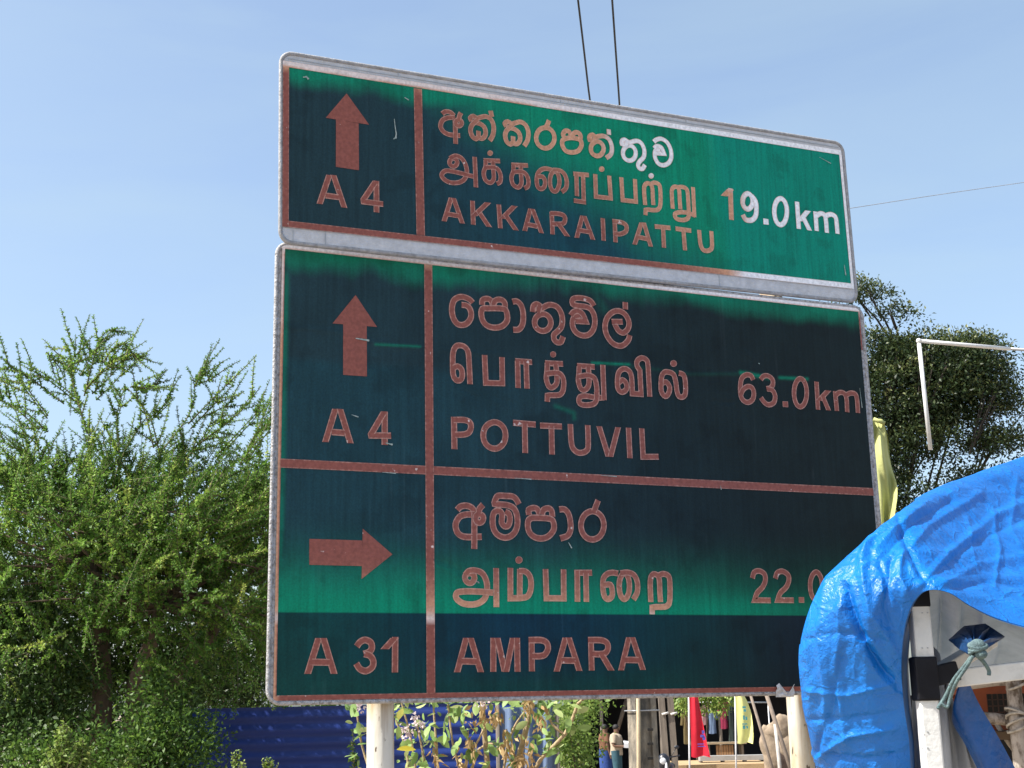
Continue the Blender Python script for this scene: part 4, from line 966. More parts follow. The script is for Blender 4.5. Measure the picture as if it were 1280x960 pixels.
def P3(px, py, Y): return tuple(at(px, py, Y))
heroes = [[(108,540),(90,475),(87,440),(77,422)], [(104,505),(64,473),(27,452)], [(80,505),(42,476),(20,462),(5,450)], [(105,495),(116,452),(124,430),(136,420),(155,418)],
 [(108,485),(130,461),(150,450),(166,443),(184,441)], [(130,452),(141,436),(152,429),(168,433)], [(88,458),(102,444),(120,438)], [(192,560),(180,512),(164,490),(156,484)], [(176,490),(196,480),(214,474)],
 [(184,525),(204,508),(214,496)], [(205,560),(238,516),(243,480),(233,459)], [(243,474),(255,469),(266,470)], [(235,530),(264,500),(284,480),(293,464)], [(250,522),(280,508),(304,489)], [(255,550),(300,515),(326,483)],
 [(270,575),(312,530),(338,503)], [(58,440),(76,462),(82,485)], [(36,560),(16,505),(3,488)], [(60,520),(30,480),(22,468)], [(100,470),(110,452),(112,425)], [(150,560),(146,520),(157,480)], [(120,500),(150,470),(158,452)], [(300,580),(325,545),(345,520)], [(60,540),(25,510),(-5,500)], [(310,560),(330,520),(340,490)]]
bx = at(160, 900, 14.2)
left_tree = feathery_tree((bx.x, bx.y, 0),
  [([(bx.x, bx.y, -0.2), (bx.x+0.05, bx.y, 1.6), P3(172, 850, 14.2), P3(190, 800, 14.0), P3(205, 740, 14.0)], [0.17, 0.13, 0.10, 0.075, 0.05]),
   ([(bx.x-0.25, bx.y+.1, -0.2), P3(128, 860, 14.3), P3(125, 760, 14.2), P3(110, 650, 14.1)], [0.13, 0.10, 0.08, 0.05]),
   ([(bx.x+0.2, bx.y+.3, -0.2), P3(200, 870, 14.6), P3(260, 800, 14.5), P3(300, 720, 14.5)], [0.12, 0.09, 0.07, 0.045])],
  [(P3(105, 650, 14.1), 0.95, 0.9, 0.45, 4), (P3(10, 650, 14.2), 0.9, 0.9, 0.5, 3.4), (P3(210, 660, 14.0), 0.9, 0.9, 0.4, 3.4), (P3(120, 730, 14.0), 1.3, 1.0, 0.8, 7),
   (P3(240, 730, 14.2), 0.9, 0.9, 0.7, 4), (P3(310, 740, 14.4), 0.65, 0.8, 0.75, 4), (P3(325, 650, 14.6), 0.45, 0.7, 0.40, 2.0), (P3(-20, 740, 14.4), 0.9, 1.0, 0.8, 4), (P3(390, 660, 14.9), 0.5, .7, .7, 2), (P3(60, 690, 13.3), 1.2, .4, .6, 3), (P3(240, 690, 13.4), 1.0, .4, .6, 3), (P3(150, 780, 13.4), 1.3, .4, .5, 1.8), (P3(290, 770, 13.7), .6, .4, .45, 1.6)],
  900, heroes, 'tall feathery green tree with spiky upswept twigs left of the sign', 'tree', 'feathery_tree', None)

def leafy_bush(name, label, cat, blobs, n, size, mat, group=None, stems=6, hang=0.0, stem_mat=None, asp=0.5, cl=0.10):
    """broad-leaved bush: leaf clusters through the given ellipsoids on stems from the ground"""
    c0 = np.array(blobs[0][0]); root = thing(name, (c0[0], c0[1], 0), label, cat, group)
    mb = MB(); w = np.array([b[1]*b[3] for b in blobs]); w /= w.sum()
    for k in range(stems):
        b = blobs[rng.choice(len(blobs), p=w)]; e = np.array(b[0])+unit(rng.normal(size=3))*np.array(b[1:4])*0.6
        s = np.array([c0[0]+rng.normal()*0.12, c0[1]+rng.normal()*0.12, -0.1]); m_ = (s+e)/2+rng.normal(size=3)*0.08
        mb.tube([s, m_, e], [0.03, 0.02, 0.008], 6, False)
    mb.build('trunk', stem_mat or M_bark, root, True)
    nc = max(8, n//22); pick = rng.choice(len(blobs), nc, p=w); cen = []; outv = []
    for b in pick:
        q = unit(rng.normal(size=3))*rng.random()**0.35; cen.append(np.array(blobs[b][0])+q*np.array(blobs[b][1:4])); outv.append(q)
    cen = np.repeat(np.array(cen), 22, 0); outv = np.repeat(np.array(outv), 22, 0); m = len(cen)
    p = cen+rng.normal(size=(m, 3))*cl; d = unit(outv*0.6+rng.normal(size=(m, 3))*0.7+np.array([0, 0, 0.15-hang]))
    s = size*rng.uniform(0.6, 1.25, m)
    leaves('crown', p, d, s, s*asp, mat, root, np.clip(np.repeat(rng.normal(0.42, 0.2, nc), 22)+rng.normal(size=m)*.15, 0, 1)); return root

def spire(name, label, cat, px, py, Y, h, w, mat, n_sh=26, group=None, size=0.05):
    """upright bushy plant: leafy shoots tapering to a point"""
    tp = np.array(tuple(at(px, py, Y))); root = thing(name, (tp[0], tp[1], 0), label, cat, group)
    C = [catmull3(np.array([[tp[0], tp[1], -0.05], [tp[0]+0.02, tp[1], tp[2]*0.5], tp]), 9)]
    for k in range(n_sh):
        z = tp[2]-h*rng.random()**0.8; f = (tp[2]-z)/h; a = rng.uniform(0, 6.28); r = w*(0.15+0.85*f)*rng.uniform(.5, 1.1)
        s = np.array([tp[0], tp[1], z-r*0.6]); e = np.array([tp[0]+r*math.cos(a), tp[1]+r*math.sin(a), z+r*rng.uniform(0.1, .7)])
        C.append(catmull3(np.array([s, (s+e)/2+np.array([0, 0, -.03]), e]), 9))
    C = np.array(C); twig_mesh('stem', C, 0.008, 0.003, M_twig, root)
    c, d, s, tn = whip_leaves(C, 0.02, size, 0.010); leaves('foliage', c, d, s, s*0.55, mat, root, np.clip(tn+.08, 0, 1)); return root

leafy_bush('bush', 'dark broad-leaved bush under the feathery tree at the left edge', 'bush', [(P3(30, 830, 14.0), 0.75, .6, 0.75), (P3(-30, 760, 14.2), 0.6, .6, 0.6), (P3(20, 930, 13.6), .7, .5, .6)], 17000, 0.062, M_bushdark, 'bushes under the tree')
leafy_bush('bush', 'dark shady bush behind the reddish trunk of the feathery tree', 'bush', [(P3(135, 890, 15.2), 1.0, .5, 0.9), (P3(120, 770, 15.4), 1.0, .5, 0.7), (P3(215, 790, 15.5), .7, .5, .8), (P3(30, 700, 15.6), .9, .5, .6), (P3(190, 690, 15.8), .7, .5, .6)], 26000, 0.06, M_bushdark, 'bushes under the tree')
leafy_bush('bush', 'low green bush in front of the left end of the blue fence', 'bush', [(P3(212, 920, 13.2), 0.42, .4, 0.42), (P3(195, 880, 13.3), 0.22, .3, 0.4), (P3(232, 950, 13.2), .35, .4, .35)], 5200, 0.05, M_bushleaf, 'bushes under the tree')
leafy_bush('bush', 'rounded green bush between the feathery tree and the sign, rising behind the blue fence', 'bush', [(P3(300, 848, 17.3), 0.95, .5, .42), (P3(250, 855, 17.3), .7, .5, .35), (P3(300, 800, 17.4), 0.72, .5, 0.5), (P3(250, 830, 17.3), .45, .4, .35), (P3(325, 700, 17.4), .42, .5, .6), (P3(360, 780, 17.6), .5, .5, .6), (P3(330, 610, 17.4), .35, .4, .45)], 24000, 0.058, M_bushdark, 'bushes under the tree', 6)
leafy_bush('bush', 'mid-green bush covering the foot of the feathery tree', 'bush', [(P3(130, 945, 12.9), 0.5, .4, 0.33), (P3(95, 985, 12.8), .5, .4, .4), (P3(180, 975, 12.8), .35, .4, .5), (P3(30, 970, 12.9), .5, .4, .4), (P3(200, 925, 13.0), .16, .3, .35)], 6500, 0.055, M_bushleaf, 'bushes under the tree')
spire('shrub', 'bright pale green pointed shrub at the bottom left corner', 'shrub', 80, 903, 12.0, 0.55, 0.26, M_palebush, 90, 'pale shrubs at the bottom', .06)
spire('shrub', 'small slim pale shrub right of the bright pointed one', 'shrub', 103, 922, 12.1, 0.4, 0.16, M_palebush, 50, 'pale shrubs at the bottom', .06)
spire('shrub', 'pale shrub with its tip just above the lower frame left of the blue fence', 'shrub', 165, 930, 12.6, 0.4, 0.2, M_palebush, 60, 'pale shrubs at the bottom', .05)
spire('shrub', 'low pale shrub in front of the blue fence', 'shrub', 296, 938, 12.2, 0.45, 0.24, M_palebush, 60, 'pale shrubs at the bottom', .045)
spire('shrub', 'thin pale shrub in front of the blue fence nearest the left signpost', 'shrub', 336, 948, 12.4, 0.35, 0.24, M_palebush, 44, 'pale shrubs at the bottom', .045)
spire('shrub', 'leafy shoot rising beside the trunk in front of the dark bush', 'shrub', 195, 868, 12.9, 0.7, 0.3, M_bushleaf, 44, 'pale shrubs at the bottom', .05)
spire('shrub', 'dark slender shrub standing against the blue fence left of the cream post', 'shrub', 441, 912, 9.0, 0.5, 0.07, M_bushleaf, 22, None, .04)

# the big dark tree on the right
def big_tree():
    Y = 26.0; c = at(1120, 560, Y); root = thing('broadleaf_tree', (c.x, c.y, 0), 'large dark green spreading tree behind the right side of the sign', 'tree')
    s = 1/64.6
    blobs = [(1165,450,60,38,6), (1115,440,32,24,2.6), (1210,448,42,30,5), (1238,492,28,26,2.6), (1120,490,55,40,5), (1185,500,55,32,5), (1145,545,50,22,3), (1092,570,34,34,3),
             (1240,545,36,14,2.0), (1265,585,26,7,.5), (1112,612,45,22,2), (1205,592,26,12,.8), (1083,362,15,8,.5), (1112,383,15,5,.36), (1062,358,14,14,.5), (1097,420,18,9,.6), (1050,480,45,40,3), (1060,620,60,40,3), (1000,560,70,70,4), (1190,640,60,20,2), (1100,660,90,30,3), (1222,424,20,10,.8)]
    mb = MB(); b0 = Vector((c.x-0.6, c.y, -0.2)); fork = at(1095, 800, Y)
    mb.tube([b0, (b0+fork)/2+Vector((0.15, 0, 0)), fork], [0.42, 0.34, 0.28], 12)
    P = []; O = []
    for (px, py, rx, ry, w) in blobs:
        e = at(px, py+ry*0.3, Y+rng.uniform(-1, 1)); m_ = fork.lerp(e, 0.55)+Vector((0.35*(e.x-fork.x)*.3, 0.9, -0.35))
        if py < 425 and px < 1118: m_ = at(1130, 452, Y+.9); mb.tube([m_, at((px+1130)/2, (py+452)/2-6, Y+.6), e], [.03, .02, .01], 6, False)
        elif w >= 4: mb.tube([fork+Vector((0, .5, 0)), fork.lerp(m_, .5)+Vector((rng.normal()*.15, .3, 0)), m_, e], [0.05, 0.045, 0.03, 0.010], 7, False)
        n = int(w*17)
        for k in range(n):
            q = unit(rng.normal(size=3))*rng.random()**0.28
            p = np.array(tuple(at(px, py, Y)))+q*np.array([rx*s, max(rx, ry)*s*0.9, ry*s]); P.append(p); O.append(q)
            if k % 4 == 0: mb.tube([m_.lerp(e, 0.6), Vector(p)*0.5+e*0.5, Vector(p)], [0.016, 0.011, 0.006], 4, False)
    mb.build('trunk', M_darkbark, root, True)
    P = np.array(P); O = np.array(O); per = 85; P = np.repeat(P, per, 0); O = np.repeat(O, per, 0); n = len(P)
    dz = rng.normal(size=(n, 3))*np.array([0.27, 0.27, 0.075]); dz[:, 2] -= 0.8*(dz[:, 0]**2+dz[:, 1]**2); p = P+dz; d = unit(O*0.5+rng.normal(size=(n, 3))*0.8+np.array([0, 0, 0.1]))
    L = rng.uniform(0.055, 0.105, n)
    leaves('crown', p, d, L, L*0.45, M_darkleaf, root, np.clip(np.repeat(rng.normal(0.38, 0.22, n//per), per)+rng.normal(size=n)*.12+0.16*O[:, 2]+1.6*np.clip(dz[:, 2]+.05, -.2, .2), 0, 1))  # leaves paler towards clump tops: top light painted into the tint
big_tree()

# plant with thick oval leaves, dried bunches and pinkish flowers under the sign
def milkweed():
    Y = 7.9; c = at(600, 960, Y); root = thing('milkweed_plant', (c.x, c.y, 0), 'straggly plant with oval green leaves, dry tan bunches and pink flowers below the sign', 'plant')
    stems = [[(520,1100),(522,1000),(515,930),(500,872)], [(545,1120),(548,980),(543,900),(541,868)], [(560,1120),(580,1000),(566,930),(560,880)], [(590,1150),(610,1000),(604,900),(602,850)],
             [(600,1150),(640,980),(660,900),(664,850)], [(600,1150),(660,975),(706,918),(722,880)], [(610,1150),(630,960),(640,915),(655,890)], [(580,1150),(590,960),(620,930),(645,960)], [(560,1150),(575,980),(598,925),(614,895)],
             [(500,1110),(470,990),(452,930),(445,880)], [(530,1120),(512,980),(508,940),(495,900)], [(530,1120),(530,980),(530,950),(520,900)], [(722,880),(735,868),(744,850),(748,840)], [(706,918),(690,905),(684,885),(676,870)]]
    thick = {3: .016, 4: .018, 5: .012, 7: .008}
    mb = MB(); tips = []
    for i, st in enumerate(stems):
        q = [Vector(p) for p in px_curve(st, Y+0.12*math.sin(i*2.1), 10)]; r = thick.get(i, 0.007); mb.tube(q, [r*(1.25-0.5*k/9) for k in range(10)], 7, False); tips.append(q)
    mb.build('stem', simple('tan_stems', (0.46, 0.34, 0.20), (0.26, 0.20, 0.11), 25, 0.85, bump=.3, bscale=90), root, True)
    lv = []
    for i in range(300):
        q = tips[rng.integers(len(tips))]; k = rng.integers(3, 10); lv.append(np.array(tuple(q[k]))+rng.normal(size=3)*0.03)
    extra = [(440,885),(445,900),(450,912),(470,935),(545,892),(562,888),(578,890),(590,905),(640,880),(650,905),(505,925),(520,940),(680,915),(670,925),(505,876),(525,880),(610,878),(625,882),(700,880),(480,890),(555,915),(575,920),(535,905),(498,890),(566,880),(690,892)]
    for px, py in extra:
        for k in range(3): lv.append(np.array(tuple(at(px+rng.normal()*4, py+rng.normal()*4, Y-0.1+rng.normal()*.15))))
    lv = np.array(lv); n = len(lv); d = unit(rng.normal(size=(n, 3))*0.7+np.array([0, -0.2, -0.15])); L = rng.uniform(0.04, 0.09, n)
    oval_leaves('leaf_foliage', lv, d, L, L*0.48, M_milkleaf, root, np.clip(rng.beta(2, 2.4, n), 0, 0.93))
    big = np.array([tuple(at(x, y, Y-.25)) for x, y in ((496, 937), (498, 900), (545, 925), (641, 884), (672, 927), (566, 945))]); bd = np.array([[1, 0, .1], [.3, -.2, 1], [1, 0, 0.1], [.1, 0, 1], [1, 0, .3], [0.3, 0, 1]], float)
    for k in range(6): oval_leaves('large_leaf', big[k:k+1], bd[k:k+1], np.array([.105, .07, .08, .07, .09, .07])[k:k+1], np.array([.05, .045, .045, .06, .05, .05])[k:k+1], M_milkleaf, root, np.array([1, .95, 0.5, .62, .5, .4])[k:k+1])
    for px, py, w, h, m_ in ((588,925,8,25,40), (655,945,14,22,70), (633,930,8,22,45), (604,890,6,18,25), (620,895,6,12,25), (545,945,6,14,25), (575,950,5,15,20), (676,895,6,12,20), (660,880,6,16,25), (655,965,16,12,40), (575,965,10,10,20)):
        dr = []
        for k in range(m_): dr.append(tuple(at(px+rng.normal()*w*.55, py+rng.normal()*h*.55, Y-0.12+rng.normal()*.05)))
        dr = np.array(dr); n = len(dr); L = rng.uniform(0.03, 0.065, n)
        leaves('dry_bunch', dr, unit(rng.normal(size=(n, 3))*0.5+np.array([0, 0, -1.])), L, L*0.4, M_dryleaf, root, rng.random(n), 0.3)
    for px, py in ((505, 912), (526, 908), (520, 902), (446, 878), (600, 875), (512, 920), (607, 880), (452,884)):
        fl = []
        for k in range(26): fl.append(tuple(at(px+rng.normal()*4.0, py+rng.normal()*4.0, Y-0.15+rng.normal()*.03)))
        fl = np.array(fl); n = len(fl); leaves('flower_cluster', fl, rng.normal(size=(n, 3)), np.full(n, .020), np.full(n, .016), M_flower, root, rng.random(n), 0.3)
milkweed()
leafy_bush('bush', 'bright green bush right of the straggly plant below the sign', 'bush', [(P3(716, 915, 17), 0.27, .35, 0.42), (P3(736, 878, 17), 0.16, .3, 0.16), (P3(706, 960, 17), 0.36, .4, .4)], 5200, 0.055, M_palebush, None, 6, 0.3)
leafy_bush('creeper', 'yellow-green creeper hanging over the stall roof above the hanging clothes', 'creeper', [(P3(878, 874, 37), 0.85, .4, 0.36), (P3(900, 868, 37), 0.6, .4, 0.42), (P3(856, 872, 37), .3, .3, .45)], 1800, 0.11, M_palebush, None, 4, 0.5)

# ---------------------------------------------------------------- blue fence
M_fence = simple('navy_sheet_metal', (0.009, 0.036, 0.23), (0.007, 0.028, 0.17), 3, 0.5, 0.0, spec=0.5, stretch=(.3, 1, 3))
fx0, fx1 = at(215, 900, 16.2), at(640, 900, 16.6)
fence = thing('sheet_fence', (fx0.x, fx0.y, 0), 'dark blue corrugated metal sheet fence behind the left signpost', 'fence')
mb = MB(); rows = []
nz = 90
for i in range(nz+1):
    z = 2.32*i/nz; off = 0.010*math.sin(z/0.155*2*math.pi)
    rows.append([(fx0.x+(fx1.x-fx0.x)*t/12, fx0.y+(fx1.y-fx0.y)*t/12-off, z) for t in range(13)])
mb.sheet(rows).build('corrugated_sheet', M_fence, fence, True)
for t in (0.0, 0.33, 0.66, 1.0):
    MB().tube([(fx0.x+(fx1.x-fx0.x)*t, fx0.y+0.12, -0.2), (fx0.x+(fx1.x-fx0.x)*t, fx0.y+0.12+(fx1.y-fx0.y)*t, 2.3)], 0.035, 8).build('post', M_rail, fence, True)

# ---------------------------------------------------------------- blue sheet drawn over the canopy frame beside the camera
def m_tarp():
    m, n, l, p = mat_new('blue_woven_plastic')
    tc = n.new('ShaderNodeTexCoord'); ge = n.new('ShaderNodeNewGeometry')
    no = n.new('ShaderNodeTexNoise'); no.inputs['Scale'].default_value = 9; no.inputs['Detail'].default_value = 6; l.new(tc.outputs['Object'], no.inputs['Vector'])
    r = ramp(n, [(0.3, (0.002, 0.135, 0.50)), (0.7, (0.003, 0.185, 0.64))]); l.new(no.outputs['Fac'], r.inputs[0])
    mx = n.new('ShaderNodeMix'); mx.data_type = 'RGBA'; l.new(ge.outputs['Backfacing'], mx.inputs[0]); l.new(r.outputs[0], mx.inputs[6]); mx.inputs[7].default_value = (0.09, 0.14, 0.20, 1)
    l.new(mx.outputs[2], p.inputs['Base Color']); p.inputs['Roughness'].default_value = 0.37; p.inputs['Specular IOR Level'].default_value = 0.5
    # crumples: warped ridged noise, then a fine weave
    w = n.new('ShaderNodeTexNoise'); w.inputs['Scale'].default_value = 38; w.inputs['Detail'].default_value = 3; w.inputs['Distortion'].default_value = 1.2; l.new(tc.outputs['Object'], w.inputs['Vector'])
    v = n.new('ShaderNodeTexVoronoi'); v.feature = 'DISTANCE_TO_EDGE'; v.inputs['Scale'].default_value = 55
    wm = n.new('ShaderNodeMix'); wm.data_type = 'VECTOR'; wm.inputs[0].default_value = 0.06; l.new(tc.outputs['Object'], wm.inputs[4]); l.new(w.outputs['Color'], wm.inputs[5]); l.new(wm.outputs[1], v.inputs['Vector'])
    sm = n.new('ShaderNodeMapRange'); sm.inputs[1].default_value = 0.0; sm.inputs[2].default_value = 0.22; l.new(v.outputs[0], sm.inputs[0])
    f = n.new('ShaderNodeTexNoise'); f.inputs['Scale'].default_value = 210; f.inputs['Detail'].default_value = 2; l.new(tc.outputs['Object'], f.inputs['Vector'])
    b1 = n.new('ShaderNodeBump'); b1.inputs['Strength'].default_value = 0.45; b1.inputs['Distance'].default_value = 0.007; l.new(w.outputs['Fac'], b1.inputs['Height'])
    b2 = n.new('ShaderNodeBump'); b2.inputs['Strength'].default_value = 0.22; b2.inputs['Distance'].default_value = 0.004; l.new(sm.outputs[0], b2.inputs['Height']); l.new(b1.outputs[0], b2.inputs['Normal'])
    b3 = n.new('ShaderNodeBump'); b3.inputs['Strength'].default_value = 0.45; b3.inputs['Distance'].default_value = 0.0025; l.new(f.outputs['Fac'], b3.inputs['Height']); l.new(b2.outputs[0], b3.inputs['Normal'])
    # long sharp fold lines pressed into the plastic while it was packed
    v2 = n.new('ShaderNodeTexVoronoi'); v2.feature = 'DISTANCE_TO_EDGE'; v2.inputs['Scale'].default_value = 13
    wm2 = n.new('ShaderNodeMix'); wm2.data_type = 'VECTOR'; wm2.inputs[0].default_value = 0.10; l.new(tc.outputs['Object'], wm2.inputs[4]); l.new(no.outputs['Color'], wm2.inputs[5]); l.new(wm2.outputs[1], v2.inputs['Vector'])
    sm2 = n.new('ShaderNodeMapRange'); sm2.inputs[1].default_value = 0.0; sm2.inputs[2].default_value = 0.07; sm2.inputs[3].default_value = 1; sm2.inputs[4].default_value = 0; l.new(v2.outputs[0], sm2.inputs[0])
    b4 = n.new('ShaderNodeBump'); b4.inputs['Strength'].default_value = 0.4; b4.inputs['Distance'].default_value = 0.004; l.new(sm2.outputs[0], b4.inputs['Height']); l.new(b3.outputs[0], b4.inputs['Normal'])
    l.new(b4.outputs[0], p.inputs['Normal'])
    tr = n.new('ShaderNodeBsdfTranslucent'); tr.inputs['Color'].default_value = (0.01, 0.14, 0.55, 1)
    ms = n.new('ShaderNodeMixShader'); ms.inputs[0].default_value = 0.12; l.new(p.outputs[0], ms.inputs[1]); l.new(tr.outputs[0], ms.inputs[2]); l.new(ms.outputs[0], n['Material Output'].inputs['Surface'])
    return m
M_tarp = m_tarp()
IN = [(1139,985),(1137,930),(1130,880),(1127,830),(1131,785),(1142,753),(1160,738),(1186,741),(1212,757),(1245,773),(1290,786),(1345,796),(1740,800),(2320,805)]
OUT = [(1019,957),(1013,925),(1003,870),(999,815),(1010,765),(1032,722),(1075,680),(1120,642),(1165,613),(1225,590),(1290,567),(1350,546),(1480,500),(2330,735)]
YI = [2.95,2.92,2.88,2.84,2.80,2.78,2.77,2.77,2.78,2.80,2.82,2.85,2.90,2.92]
YO = [3.10,3.06,3.01,2.96,2.92,2.90,2.90,2.98,3.28,3.62,3.98,4.35,4.60,3.20]
def tarp_ctrl():
    rows = [[], [], [], [], [], [], [], []]
    for k in range(14):
        (ix, iy), (ox, oy) = IN[k], OUT[k]; right = max(0, min(1, (k-5)/2))
        a = at(ix, iy, YI[k]); o = at(ox, oy, YO[k])
        rows[0].append(at(ix+9*(1-right)+1*right, iy-12*right, YI[k]+0.28)); rows[1].append(at(ix+1.0*(1-right), iy-2*right, YI[k]+0.02)); rows[2].append(a)
        for q, f_ in ((3, .34), (4, .70)):
            rows[q].append(at(ix*(1-f_)+ox*f_-2*(1-right), iy*(1-f_)+oy*f_-2, YI[k]*(1-f_)+YO[k]*f_-0.03*(1-right)-0.012))
        rows[5].append(o)
        b = Vector((0.07*(1-right), 0.32+.23*right, -0.03-0.09*right)); rows[6].append(o+b); rows[7].append(o+b*2.0+Vector((0.05*(1-right), 0, -0.06)))
    return np.array([[tuple(p) for p in r] for r in rows])
def dense(ctrl, nr, nc, flat=False):
    a = np.stack([catmull3(ctrl[:, j], nr) for j in range(ctrl.shape[1])], 1)
    if flat:                            # taut cloth: straight between its edges, only slightly eased
        t = np.linspace(0, ctrl.shape[0]-1, nr); i = np.minimum(t.astype(int), ctrl.shape[0]-2); f = (t-i)[:, None, None]; a = 0.2*a+0.8*(ctrl[i]*(1-f)+ctrl[i+1]*f)
    return np.stack([catmull3(a[i], nc) for i in range(a.shape[0])], 0)
def proj(P):
    q = P-np.array([0, 0, CAMZ]); d = -(q@np.array(CB)); return 640+FPX*(q@np.array(CR))/d, 480-FPX*(q@np.array(CU))/d
FOLDS = [([(1058,735),(1064,760),(1078,798),(1104,838),(1130,862)], 9, -.036), ([(1086,672),(1078,715),(1090,770),(1124,818)], 11, .022), ([(1114,700),(1106,760),(1124,812)], 6, -.012), ([(1034,722),(1024,790),(1034,860),(1030,940)], 9, .010), ([(1052,760),(1046,840),(1058,930)], 8, .010), ([(1120,640),(1138,690),(1160,735)], 7, -.014), ([(1104,655),(1076,700)], 5, .010),
         ([(1152,732),(1184,694),(1238,650),(1310,616)], 10, .018), ([(1160,724),(1212,682),(1300,640)], 8, -.012), ([(1172,735),(1220,708),(1320,690)], 9, .014), ([(1182,738),(1232,728),(1320,742)], 7, -.020), ([(1120,706),(1158,660),(1222,620)], 9, .014), ([(1106,694),(1140,656),(1186,628)], 6, -.014), ([(1094,690),(1118,660),(1150,636)], 6, .010),
         ([(1018,950),(1060,920),(1118,908)], 6, .012), ([(1018,948),(1042,880),(1052,820)], 6, -.010), ([(1006,862),(1060,868),(1128,850)], 5, .008), ([(1012,900),(1070,896),(1132,886)], 5, -.007), ([(1238,640),(1248,690),(1242,735)], 4, .009), ([(1200,745),(1250,756),(1320,768)], 6, .012), ([(1020,940),(1080,948),(1135,940)], 6, -.010), ([(1142,757),(1124,722),(1128,690)], 6, .012), ([(1136,770),(1112,740),(1100,705)], 5, -.008),
         ([(1004,800),(1050,790),(1110,800)], 6, -.006), ([(1208,650),(1216,700)], 4, .007), ([(1270,600),(1262,660),(1280,700)], 5, .007)]
G_ = dense(tarp_ctrl(), 210, 500, True); nr_, nc_ = G_.shape[:2]
tu = np.gradient(G_, axis=1); tv = np.gradient(G_, axis=0); NN = unit(np.cross(tu, tv)); NN = np.where((NN[..., 1:2] > 0), -NN, NN)
px_, py_ = proj(G_.reshape(-1, 3)); H_ = np.zeros(len(px_))
for pts, w, a in FOLDS: H_ += a*np.exp(-np.sqrt((seg_dist(px_, py_, pts)/(w*.75))**2+0.05))*(.6 if pts[-1][0] > 1180 else .9)
Gf = G_.reshape(-1, 3)
H_ += 0.006*(fbm(Gf[:, 0]*7+Gf[:, 2]*3, Gf[:, 2]*7-Gf[:, 1]*2, 3)-0.45)
def ridged(f, a, w):                   # sharp creases running in a slanted direction
    x = Gf[:, 0]*math.cos(w)+Gf[:, 2]*math.sin(w); z = -Gf[:, 0]*math.sin(w)+Gf[:, 2]*math.cos(w)
    h = 1-np.abs(2*fbm(x*f+Gf[:, 1]*f*.5+7*w, z*f*.45+Gf[:, 1]*f*.3, 2)-0.9); return a*(h-h.mean())
H_ += ridged(11, .010, 0.9)+ridged(21, .006, 2.3)+ridged(38, .0030, 0.3)+ridged(65, .0018, 1.5)
fade = np.ones((nr_, nc_)); fade[:] = 1; fade[:95] = np.clip(((np.arange(95)-60)/14.0)[:, None], 0.0, 1); fade[140:165] = np.clip(np.abs(np.arange(25)-10)/10.0, .3, 1)[:, None]
Gd = Gf+NN.reshape(-1, 3)*(H_*fade.ravel())[:, None]
idx = np.arange(nr_*nc_).reshape(nr_, nc_)
qd = np.stack([idx[:-1, :-1], idx[:-1, 1:], idx[1:, 1:], idx[1:, :-1]], -1).reshape(-1, 4)
if np.cross(tu, tv)[95, 95][1] > 0: qd = qd[:, ::-1]
tr_ = at(1060, 800, 2.9)
tarp = thing('tarpaulin', (tr_.x, tr_.y, tr_.z), 'crumpled bright blue plastic tarpaulin draped over the canopy frame at the right', 'tarpaulin')
r0_ = int(round(2/7*(nr_-1)))
qa = idx[r0_:]; q_out = np.stack([qa[:-1, :-1], qa[:-1, 1:], qa[1:, 1:], qa[1:, :-1]], -1).reshape(-1, 4)-r0_*nc_
qb = idx[:r0_+1]; q_in = np.stack([qb[:-1, :-1], qb[:-1, 1:], qb[1:, 1:], qb[1:, :-1]], -1).reshape(-1, 4)
if np.cross(tu, tv)[95, 95][1] > 0: q_out = q_out[:, ::-1]
ts = np_mesh('sheet', Gd[r0_*nc_:], q_out, M_tarp, tarp, smooth=True)
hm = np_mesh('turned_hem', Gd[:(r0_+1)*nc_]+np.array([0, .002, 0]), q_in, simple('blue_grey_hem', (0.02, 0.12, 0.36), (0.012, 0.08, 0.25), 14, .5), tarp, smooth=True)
M_lining = simple('grey_silver_lining', (0.34, 0.45, 0.60), (0.22, 0.31, 0.43), 5, 0.5, bump=0.3, bscale=14, stretch=(1, 1, 2))
top = [(1140,742,2.98),(1165,728,3.0),(1200,742,3.02),(1240,758,3.04),(1300,775,3.06)]
mid = [(1150,800,3.35),(1175,790,3.4),(1210,795,3.4),(1250,800,3.45),(1300,805,3.5)]
bot = [(1150,868,3.75),(1175,858,3.8),(1205,852,3.8),(1250,845,3.8),(1300,836,3.8)]
Lc = np.array([[tuple(at(*p)) for p in r] for r in (top, mid, bot)]); Ld = dense(Lc, 26, 46)
for i in range(26):
    for j in range(46): Ld[i, j, 2] += 0.012*math.sin(j*0.55+i*0.10)*math.sin(i/25*3.1); Ld[i, j, 1] += 0.02*math.sin(j*0.8+i*0.3)
MB().sheet([[tuple(Ld[i, j]) for j in range(46)] for i in range(26)]).build('underside', M_lining, tarp, True)
# the gathered, tied corner hanging inside, and the strip below it; canopy shade darkened into both blues
M_tarpshade = simple('blue_plastic_shade_tone', (0.005, 0.045, 0.14), (0.003, 0.025, 0.085), 12, 0.5, bump=0.4, bscale=25)
kn = at(1218, 808, 2.72)
mb = MB(); ring = [(1186,800,2.9),(1205,783,2.95),(1232,780,2.95),(1256,796,2.9),(1240,806,2.80),(1218,822,2.74),(1200,812,2.80)]
rw = [[], [], []]
for k in range(29):
    t = k/28*len(ring); i = int(t) % len(ring); f = t-int(t); a = at(*ring[i]); b = at(*ring[(i+1) % len(ring)]); p = a.lerp(b, f)
    rw[0].append(p); rw[1].append(p.lerp(kn, 0.55)+Vector((0, -0.012*math.sin(k*1.7), 0.010*math.sin(k*2.3)))); rw[2].append(p.lerp(kn, 0.92))
mb.sheet(rw).build('tied_corner', M_tarpshade, tarp, False, 0.002)
